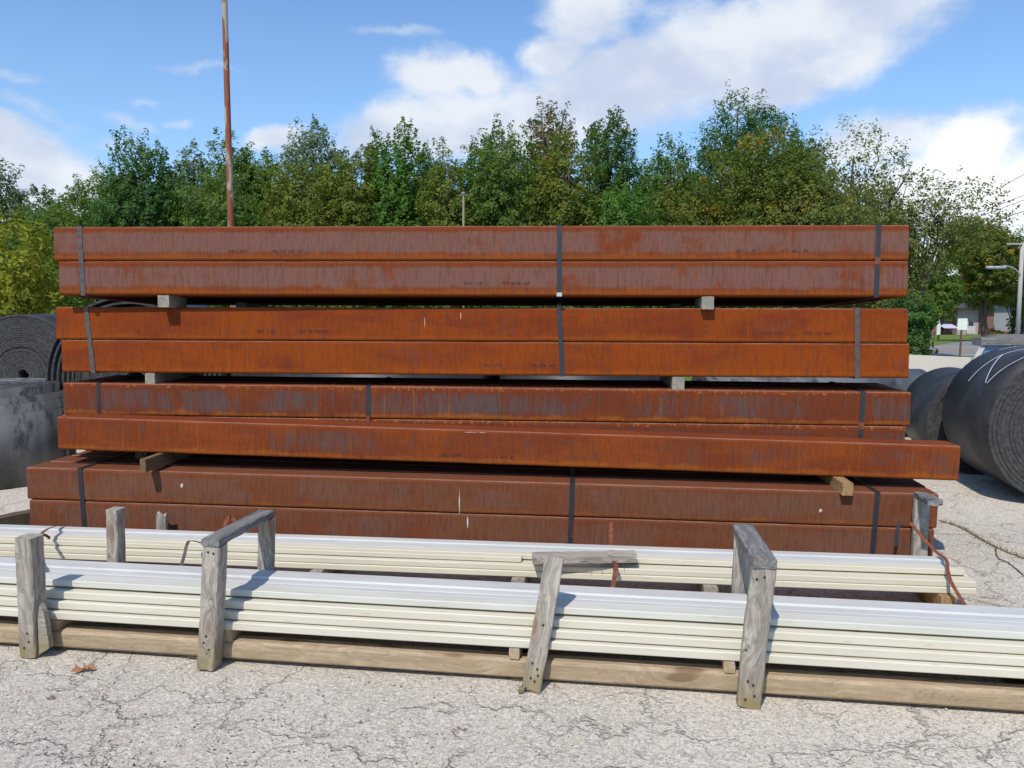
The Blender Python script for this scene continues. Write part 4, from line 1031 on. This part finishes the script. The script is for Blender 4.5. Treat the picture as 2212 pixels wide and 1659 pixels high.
def quads_to_mesh(V, tint, name):
    N = len(V) // 4; me = bpy.data.meshes.new(name)
    me.vertices.add(N * 4); me.vertices.foreach_set('co', V.astype(np.float32).ravel())
    me.loops.add(N * 4); me.loops.foreach_set('vertex_index', np.arange(N * 4, dtype=np.int32))
    me.polygons.add(N); me.polygons.foreach_set('loop_start', np.arange(0, N * 4, 4, dtype=np.int32)); me.polygons.foreach_set('loop_total', np.full(N, 4, dtype=np.int32))
    at = me.attributes.new('tint', 'FLOAT', 'FACE'); at.data.foreach_set('value', tint.astype(np.float32))
    me.update(); me.validate(); return me
NLEAF = 0
def tree(x, top, hw, Yd, leafk, style, lab, bottom=None, seed=0, dens=1.0, lsize=None, lean=0.0, name='broadleaf_tree'):
    """x, top, hw read off the photo (2212 wide); Yd distance; style: round, upright, airy, cone"""
    global NLEAF
    rng = np.random.default_rng(seed + 1000); rg = random.Random(seed)
    base = P(x * S, 384, Yd); zg = terr(0, Yd); zt = P(x * S, top * S, Yd).z; W = hw * S / F * Yd * 1.12
    zb = zg + .35 if bottom is None else P(x * S, bottom * S, Yd).z
    H = zt - zg; Hc = zt - zb
    o = empty(name, Vector((base.x, Yd, zg)), lab, 'tree', 'trees beyond the yard' if name != 'shrub' else 'shrubs by the houses')
    # lobes making up the crown
    lobes = []
    nl = {'round': 9, 'upright': 10, 'airy': 11, 'cone': 1}[style]
    if style == 'cone': lobes = []
    else:
        for i in range(nl):
            tt = i / (nl - 1) if nl > 1 else 0
            prof = math.sin(math.pi * min(1, .16 + .84 * (1 - tt) ** .8)) if style != 'airy' else .85
            rz = Hc * rg.uniform(.17, .25); rx = W * rg.uniform(.54, .74)
            cz = zb + rz + (Hc - 2 * rz) * (.02 + .98 * tt)
            sp_ = max(0, W * (.35 + .75 * math.sin(math.pi * (.18 + .62 * (1 - tt)))) - rx)
            a = rg.uniform(0, 2 * math.pi)
            if i == nl - 1: sp_ *= .2; cz = zt - rz * 1.08
            lobes.append((math.cos(a) * sp_ + lean * tt * W, math.sin(a) * sp_ * .8, cz, rx, rx * .85, rz))
    ls = lsize or .047 * (Yd / 26) ** .5
    area = (2 * W) * Hc
    if style == 'cone':
        n = int(420 * dens); tt = rng.random(n) ** .8; ang = rng.random(n) * 2 * np.pi
        r = W * (1.02 - tt) * np.sqrt(.35 + .65 * rng.random(n))
        C = np.stack([np.cos(ang) * r * .55, np.sin(ang) * r * .55, zb + tt * Hc], 1)
        Dv = np.stack([np.cos(ang), np.sin(ang), np.full(n, -.12)], 1); Dv /= np.linalg.norm(Dv, axis=1, keepdims=True)
        Ls = r * .55 + .1; sp = np.full(n, .14); v = Dv
    else:
        n = int(area * (60 if style != 'airy' else 44) * dens)
        n = max(160, min(n, 1900))
        w = np.array([l[3] * l[5] for l in lobes]); li = rng.choice(len(lobes), n, p=w / w.sum()); Lb_ = np.array(lobes)[li]
        v = rng.normal(size=(n, 3)); v /= np.linalg.norm(v, axis=1, keepdims=True)
        rr2 = (.55 + .45 * rng.random(n) ** .5)
        C = np.stack([Lb_[:, 0] + v[:, 0] * Lb_[:, 3] * rr2, Lb_[:, 1] + v[:, 1] * Lb_[:, 4] * rr2, Lb_[:, 2] + v[:, 2] * Lb_[:, 5] * rr2], 1)
        Dv = v * (.9 if style != 'upright' else .45); Dv[:, 2] += {'round': .30, 'upright': .62, 'airy': .15}[style]
        Dv += rng.normal(size=(n, 3)) * .25; Dv /= np.linalg.norm(Dv, axis=1, keepdims=True)
        Ls = (.28 + .36 * rng.random(n)) * (1.0 if style != 'upright' else 1.1) * min(1.3, W / 2 + .35); sp = np.full(n, .27 if style == 'round' else (.19 if style == 'upright' else .24)) * min(1.3, .5 + W / 4)
    cnt = {'round': 38, 'upright': 40, 'airy': 20, 'cone': 44}[style]
    V, tint = leaves_me((C, Dv, Ls, v), None, cnt, ls, sp, rng, droop=.25, up=.8 if style == 'airy' else .55)
    V[:, 0] += base.x; V[:, 1] += Yd
    NLEAF += len(tint)
    me = quads_to_mesh(V, tint, 'crown'); me.transform(Matrix.Translation((-base.x, -Yd, -zg)))
    link('crown', me, LEAF[leafk], WM(o), o)
    # trunk and limbs
    bm = bmesh.new(); r0 = (.028 if style != 'airy' else .012) * H + .03
    tp = [Vector((lean * W * q * .8 + rg.uniform(-.05, .05), rg.uniform(-.05, .05), H * q * .86)) for q in (0, .15, .3, .45, .6, .75, .9, 1)]
    tp[0] = Vector((0, 0, 0)); tube_bm(bm, tp, [r0 * (1 - .115 * i) for i in range(8)], 8)
    for (lx, ly, lz, rx, ry, rz) in lobes:
        q = rg.uniform(.15, .55) ; st = tp[min(6, max(1, int(q * 8)))]
        en = Vector((lx, ly, lz - zg)); 
        if en.z < st.z: st = tp[1]
        mid = st.lerp(en, .5) + Vector((rg.uniform(-.15, .15), 0, rg.uniform(-.1, .25)))
        tube_bm(bm, curve_pts([st, mid, en], 4), [r0 * .42 * (1 - .09 * k) for k in range(9)], 6)
        for _ in range(3 if style == 'airy' else 2):
            e2_ = en + Vector((rg.uniform(-1, 1) * rx * .9, rg.uniform(-1, 1) * ry * .9, rg.uniform(.0, 1) * rz * .9))
            tube_bm(bm, [mid.lerp(en, .6), mid.lerp(e2_, .7), e2_], [r0 * .20, r0 * .13, r0 * .05], 5)
    link('trunk', bm_mesh(bm, smooth=True), M_BARK, WM(o), o)
    return o
TR = [
 (15, 335, 75, 30, 'blue', 'round', 'tall loose bluish tree at the far left edge', None, .75, 0),
 (118, 398, 34, 27, 'blue', 'upright', 'small pointed grey-green tree right of the far left tree', None, .9, 0),
 (60, 455, 90, 22, 'mid', 'round', 'low green tree above the left coil', None, .9, 0),
 (178, 405, 62, 26, 'mid', 'upright', 'small shoot-topped tree left of the big dark maple', None, .9, 0),
 (150, 450, 80, 23, 'mid', 'round', 'low spreading green tree left of the big dark maple', None, .9, 0),
 (312, 297, 88, 24, 'dark', 'upright', 'big rounded dark green maple with spiky shoots left of the pole', None, 1.15, 0),
 (430, 318, 48, 29, 'blue', 'round', 'greyish tree between the dark maple and the pole', None, .9, 0),
 (512, 285, 58, 27, 'mid', 'round', 'pointed green tree just behind the pole', None, 1, 0),
 (470, 380, 90, 24, 'mid', 'round', 'lower green tree in front of the pole foot', None, 1, 0),
 (592, 330, 52, 27, 'mid', 'round', 'green tree right of the pole with a thin top', None, 1, 0),
 (690, 258, 72, 30, 'blue', 'round', 'tall pale poplar-like tree right of the pole', None, .75, 0),
 (650, 350, 95, 25, 'olive', 'round', 'broad olive tree below the pale poplar-like one', None, 1, 0),
 (765, 332, 70, 25, 'olive', 'round', 'olive green tree left of the bright green one', None, 1, 0),
 (815, 278, 26, 28, 'olive', 'upright', 'thin spike-topped tree left of the bright green one', None, .8, 0),
 (872, 272, 62, 25, 'bright', 'upright', 'dense bright green maple left of the lamp post', None, 1.15, 0),
 (960, 300, 50, 34, 'blue', 'round', 'distant dark tree seen in the dip above the lamp post', None, .5, 0),
 (965, 348, 60, 24, 'olive', 'round', 'yellowish olive tree behind the lamp post', None, 1, 0),
 (1070, 262, 66, 30, 'dark', 'round', 'round dark crown right of the dip in the tree line', None, .9, 0),
 (1180, 212, 60, 31, 'brown', 'round', 'tall tree with a browning top above the middle of the stack', None, .7, 0),
 (1100, 292, 90, 24, 'mid', 'round', 'broad green tree in front of the browning tree', None, 1.1, 0),
 (1228, 290, 68, 23, 'olive', 'round', 'light olive tree above the middle strap', None, 1, 0),
 (1308, 232, 66, 29, 'dark', 'round', 'tall dark green tree right of the browning tree', None, .95, 0),
 (1340, 400, 80, 23, 'bright', 'round', 'low bright green tree right of the middle strap', None, .9, 0),
 (1440, 292, 66, 30, 'mid', 'round', 'medium tree in the notch before the tallest crown', None, .6, 0),
 (1470, 380, 90, 25, 'turn', 'round', 'low olive tree with a few yellow leaves in the notch', None, .95, 0),
 (1592, 203, 105, 29, 'dark', 'round', 'tallest broad dark tree right of centre', None, 1, 0),
 (1620, 290, 120, 24, 'turn', 'round', 'wide tree turning yellow in front of the tallest dark tree', None, 1.05, 0),
 (1715, 272, 52, 28, 'dark', 'round', 'narrow dark tree right of the tallest crown', None, .8, 0),
 (1740, 370, 110, 23, 'locust', 'round', 'lower locust tree with golden sprays above the right half of the stack', None, .85, 0),
 (1815, 262, 92, 26, 'locust', 'airy', 'airy locust tree with open branches against the white cloud', None, .62, .1),
 (1895, 322, 75, 25, 'locust', 'airy', 'second airy locust tree near the right end of the top tier', None, .62, .15),
 (1945, 392, 105, 25, 'locust', 'airy', 'airy locust leaning right beyond the end of the stack', 600, 1.0, .85),
 (2125, 480, 84, 53, 'turn', 'round', 'rounded tree turning orange across the road at right', 655, 1.7, -.5),
 (1995, 560, 50, 33, 'mid', 'round', 'green tree beside the stack end', 690, 1.4, 0),
 (1955, 640, 42, 20, 'dark', 'round', 'dark shrubby tree just right of the tube ends', None, 1.3, 0),
 (2205, 505, 42, 55, 'dark', 'cone', 'dark spruce behind the utility pole', 780, 1, 0),
 (2180, 622, 70, 62, 'mid', 'round', 'rounded green tree behind the street light arm', 650, 1.6, 0),
 (250, 372, 90, 33, 'mid', 'round', 'background tree behind the big dark maple', None, .6, 0),
 (420, 362, 80, 33, 'dark', 'round', 'background tree behind the pole', None, .6, 0),
 (570, 352, 80, 33, 'dark', 'round', 'background tree right of the pole', None, .6, 0),
 (740, 350, 90, 34, 'mid', 'round', 'background tree behind the olive trees', None, .6, 0),
 (905, 345, 80, 33, 'dark', 'round', 'background tree behind the bright green maple', None, .6, 0),
 (1395, 345, 90, 34, 'mid', 'round', 'background tree filling the notch', None, .6, 0),
 (1720, 325, 80, 33, 'mid', 'round', 'background tree behind the golden sprays', None, .6, 0),
 (1850, 400, 90, 31, 'locust', 'round', 'background tree behind the airy locusts', None, .6, 0),
 (35, 478, 105, 15, 'yellow', 'round', 'sunlit yellow-green tree behind the left coil', None, .75, 0),
 (95, 560, 80, 17, 'mid', 'round', 'green tree in the gap between the left coil and the stack', None, .75, 0),
]
for i, (x, top, hw, Yd, lk, st, lab, bot, dn, ln) in enumerate(TR):
    tree(x, top, hw, Yd, lk, st, lab, bot, seed=i, dens=dn, lean=ln, name='spruce_tree' if st == 'cone' else 'broadleaf_tree', lsize=.05 if Yd < 18 else (.075 if Yd > 38 else None))
for (z_, yy, hw, Yd, lk, lab) in ((1465, 770, 12, 70, 'bright', 'small round bright green shrub on the lawn'), (1640, 705, 17, 72, 'olive', 'round clipped shrub right of the purple tree'), (1960, 745, 9, 72, 'red', 'small reddish shrub near the utility pole'), (1530, 640, 14, 74, 'red', 'dark purple-leaved bush in front of the brick wall')):
    tree(zx(z_) / S, (1180 + yy / 4.365) / 4 / S, hw, Yd, lk, 'round', lab, (1180 + (yy + 95) / 4.365) / 4 / S, seed=600 + z_, dens=1, lsize=.09, name='shrub')
print('leaves', NLEAF)

# ------------------------------------------------------------------ small things on the paving
def dry_leaf(p_, w, yaw, lab, col, seed, curl=.012):
    rg = random.Random(seed); n = 18; vs = [(0, 0, curl * .4)]; 
    for k in range(n):
        a = 2 * math.pi * k / n; r = w * (.55 + .45 * abs(math.cos(a * 2.5)) ) * rg.uniform(.75, 1.1) * (1 if abs(math.cos(a)) > .3 else .6)
        vs.append((r * math.cos(a), r * math.sin(a) * .55, .004 + curl * rg.uniform(.2, 2.4) * abs(math.sin(a * 1.5))))
    fs = [(0, 1 + k, 1 + (k + 1) % n) for k in range(n)]
    me = bpy.data.meshes.new('leaf'); me.from_pydata(vs, [], fs)
    link('dry_leaf', me, mat('dry_leaf_' + str(seed), lambda t, b: col, .8, .2), Matrix.Translation(p_) @ Matrix.Rotation(yaw, 4, 'Z'), None, label=lab, category='leaf')
dry_leaf(G(84, 671), .058, .2, 'curled orange-brown dry leaf on the paving below the first post', (.34, .17, .08), 1, .016)
dry_leaf(G(50, 699), .022, .5, 'tiny reddish leaf scrap on the paving at lower left', (.33, .14, .08), 2, .006)
dry_leaf(G(461, 728), .030, 2.4, 'flat pale beige leaf on the paving near the bottom centre', (.42, .34, .26), 3, .001)
# loose grit
rg = np.random.default_rng(5); bm = bmesh.new()
for k in range(900):
    p_ = G(rg.uniform(0, 1024), 660 + 108 * rg.random() ** .7); r = .0022 + .004 * rg.random() ** 3
    m_ = Matrix.Translation(p_ + Vector((0, 0, r * .3))) @ Matrix.Rotation(rg.random() * 6, 4, 'Z') @ Matrix.Diagonal((r * 1.3, r, r * .7, 1))
    bmesh.ops.create_icosphere(bm, subdivisions=1, radius=1, matrix=m_)
M_GRIT = mat('grit_stone', lambda t, b: (t.mix(t.voro(t.new('ShaderNodeTexCoord').outputs['Object'], 60, 'F1', 'Distance'), (.62, .56, .49), (.30, .27, .25))), .9, .1)
link('grit', bm_mesh(bm), M_GRIT, None, None, kind='stuff', label='fine loose stone grit scattered on the cracked paving', category='grit')
# weeds along the open joint at right
rg = np.random.default_rng(9)
path = [G(2030 * S, 1125 * S), G(2075 * S, 1140 * S), G(2110 * S, 1160 * S), G(2150 * S, 1182 * S), G(2215 * S, 1208 * S), G(2330 * S, 1240 * S)]
pp = curve_pts(path, 40); vs, fs = [], []
for k in range(420):
    i = int(rg.random() * (len(pp) - 1)); c = pp[i] + Vector((rg.normal() * .014, rg.normal() * .010, 0)); h = .008 + .038 * rg.random() ** 2
    a = rg.random() * 6.28; d = Vector((math.cos(a), math.sin(a), 0)); lean_ = Vector((rg.normal() * .4, rg.normal() * .4, 1)).normalized(); n0 = len(vs)
    vs += [tuple(c - d * .003), tuple(c + d * .003), tuple(c + lean_ * h)]; fs.append((n0, n0 + 1, n0 + 2))
me = bpy.data.meshes.new('weeds'); me.from_pydata(vs, [], fs)
M_WEED = mat('dry_green_weeds', lambda t, b: (t.mix(t.noise(t.new('ShaderNodeTexCoord').outputs['Object'], 12, 3, .6), (.16, .15, .04), (.34, .25, .12))), .8, .1)
link('joint_weeds', me, M_WEED, None, None, kind='stuff', label='low weeds growing in the open paving joint at the right', category='weeds')
# open joints in the paving (dark earth strips with broken edges)
M_EARTH = mat('joint_earth', lambda t, b: (t.mix(t.noise(t.new('ShaderNodeTexCoord').outputs['Object'], 30, 4, .6), (.07, .055, .04), (.15, .12, .085))), .95, .1)
def joint(path, w, seed):
    rg = random.Random(seed); q = curve_pts(path, 20); vs, fs = [], []
    for i, p_ in enumerate(q):
        tg = (q[min(i + 1, len(q) - 1)] - q[max(i - 1, 0)]).normalized(); sd = Vector((-tg.y, tg.x, 0))
        vs += [tuple(p_ + sd * w * rg.uniform(.25, 1) + Vector((0, 0, .0045))), tuple(p_ - sd * w * rg.uniform(.25, 1) + Vector((0, 0, .0045)))]
    for i in range(len(q) - 1): fs.append((2 * i, 2 * i + 1, 2 * i + 3, 2 * i + 2))
    me = bpy.data.meshes.new('joint'); me.from_pydata(vs, [], fs); link('pavement_joint', me, M_EARTH, None, None, kind='structure')
joint(path, .010, 1)
joint([G(2068 * S, 1290 * S), G(2120 * S, 1300 * S), G(2212 * S, 1320 * S)], .006, 2)
joint([G(2150 * S, 1182 * S), G(2155 * S, 1205 * S), G(2180 * S, 1218 * S), G(2212 * S, 1245 * S)], .007, 3)

for o in list(bpy.data.objects):
    if '_M' in o: del o['_M']
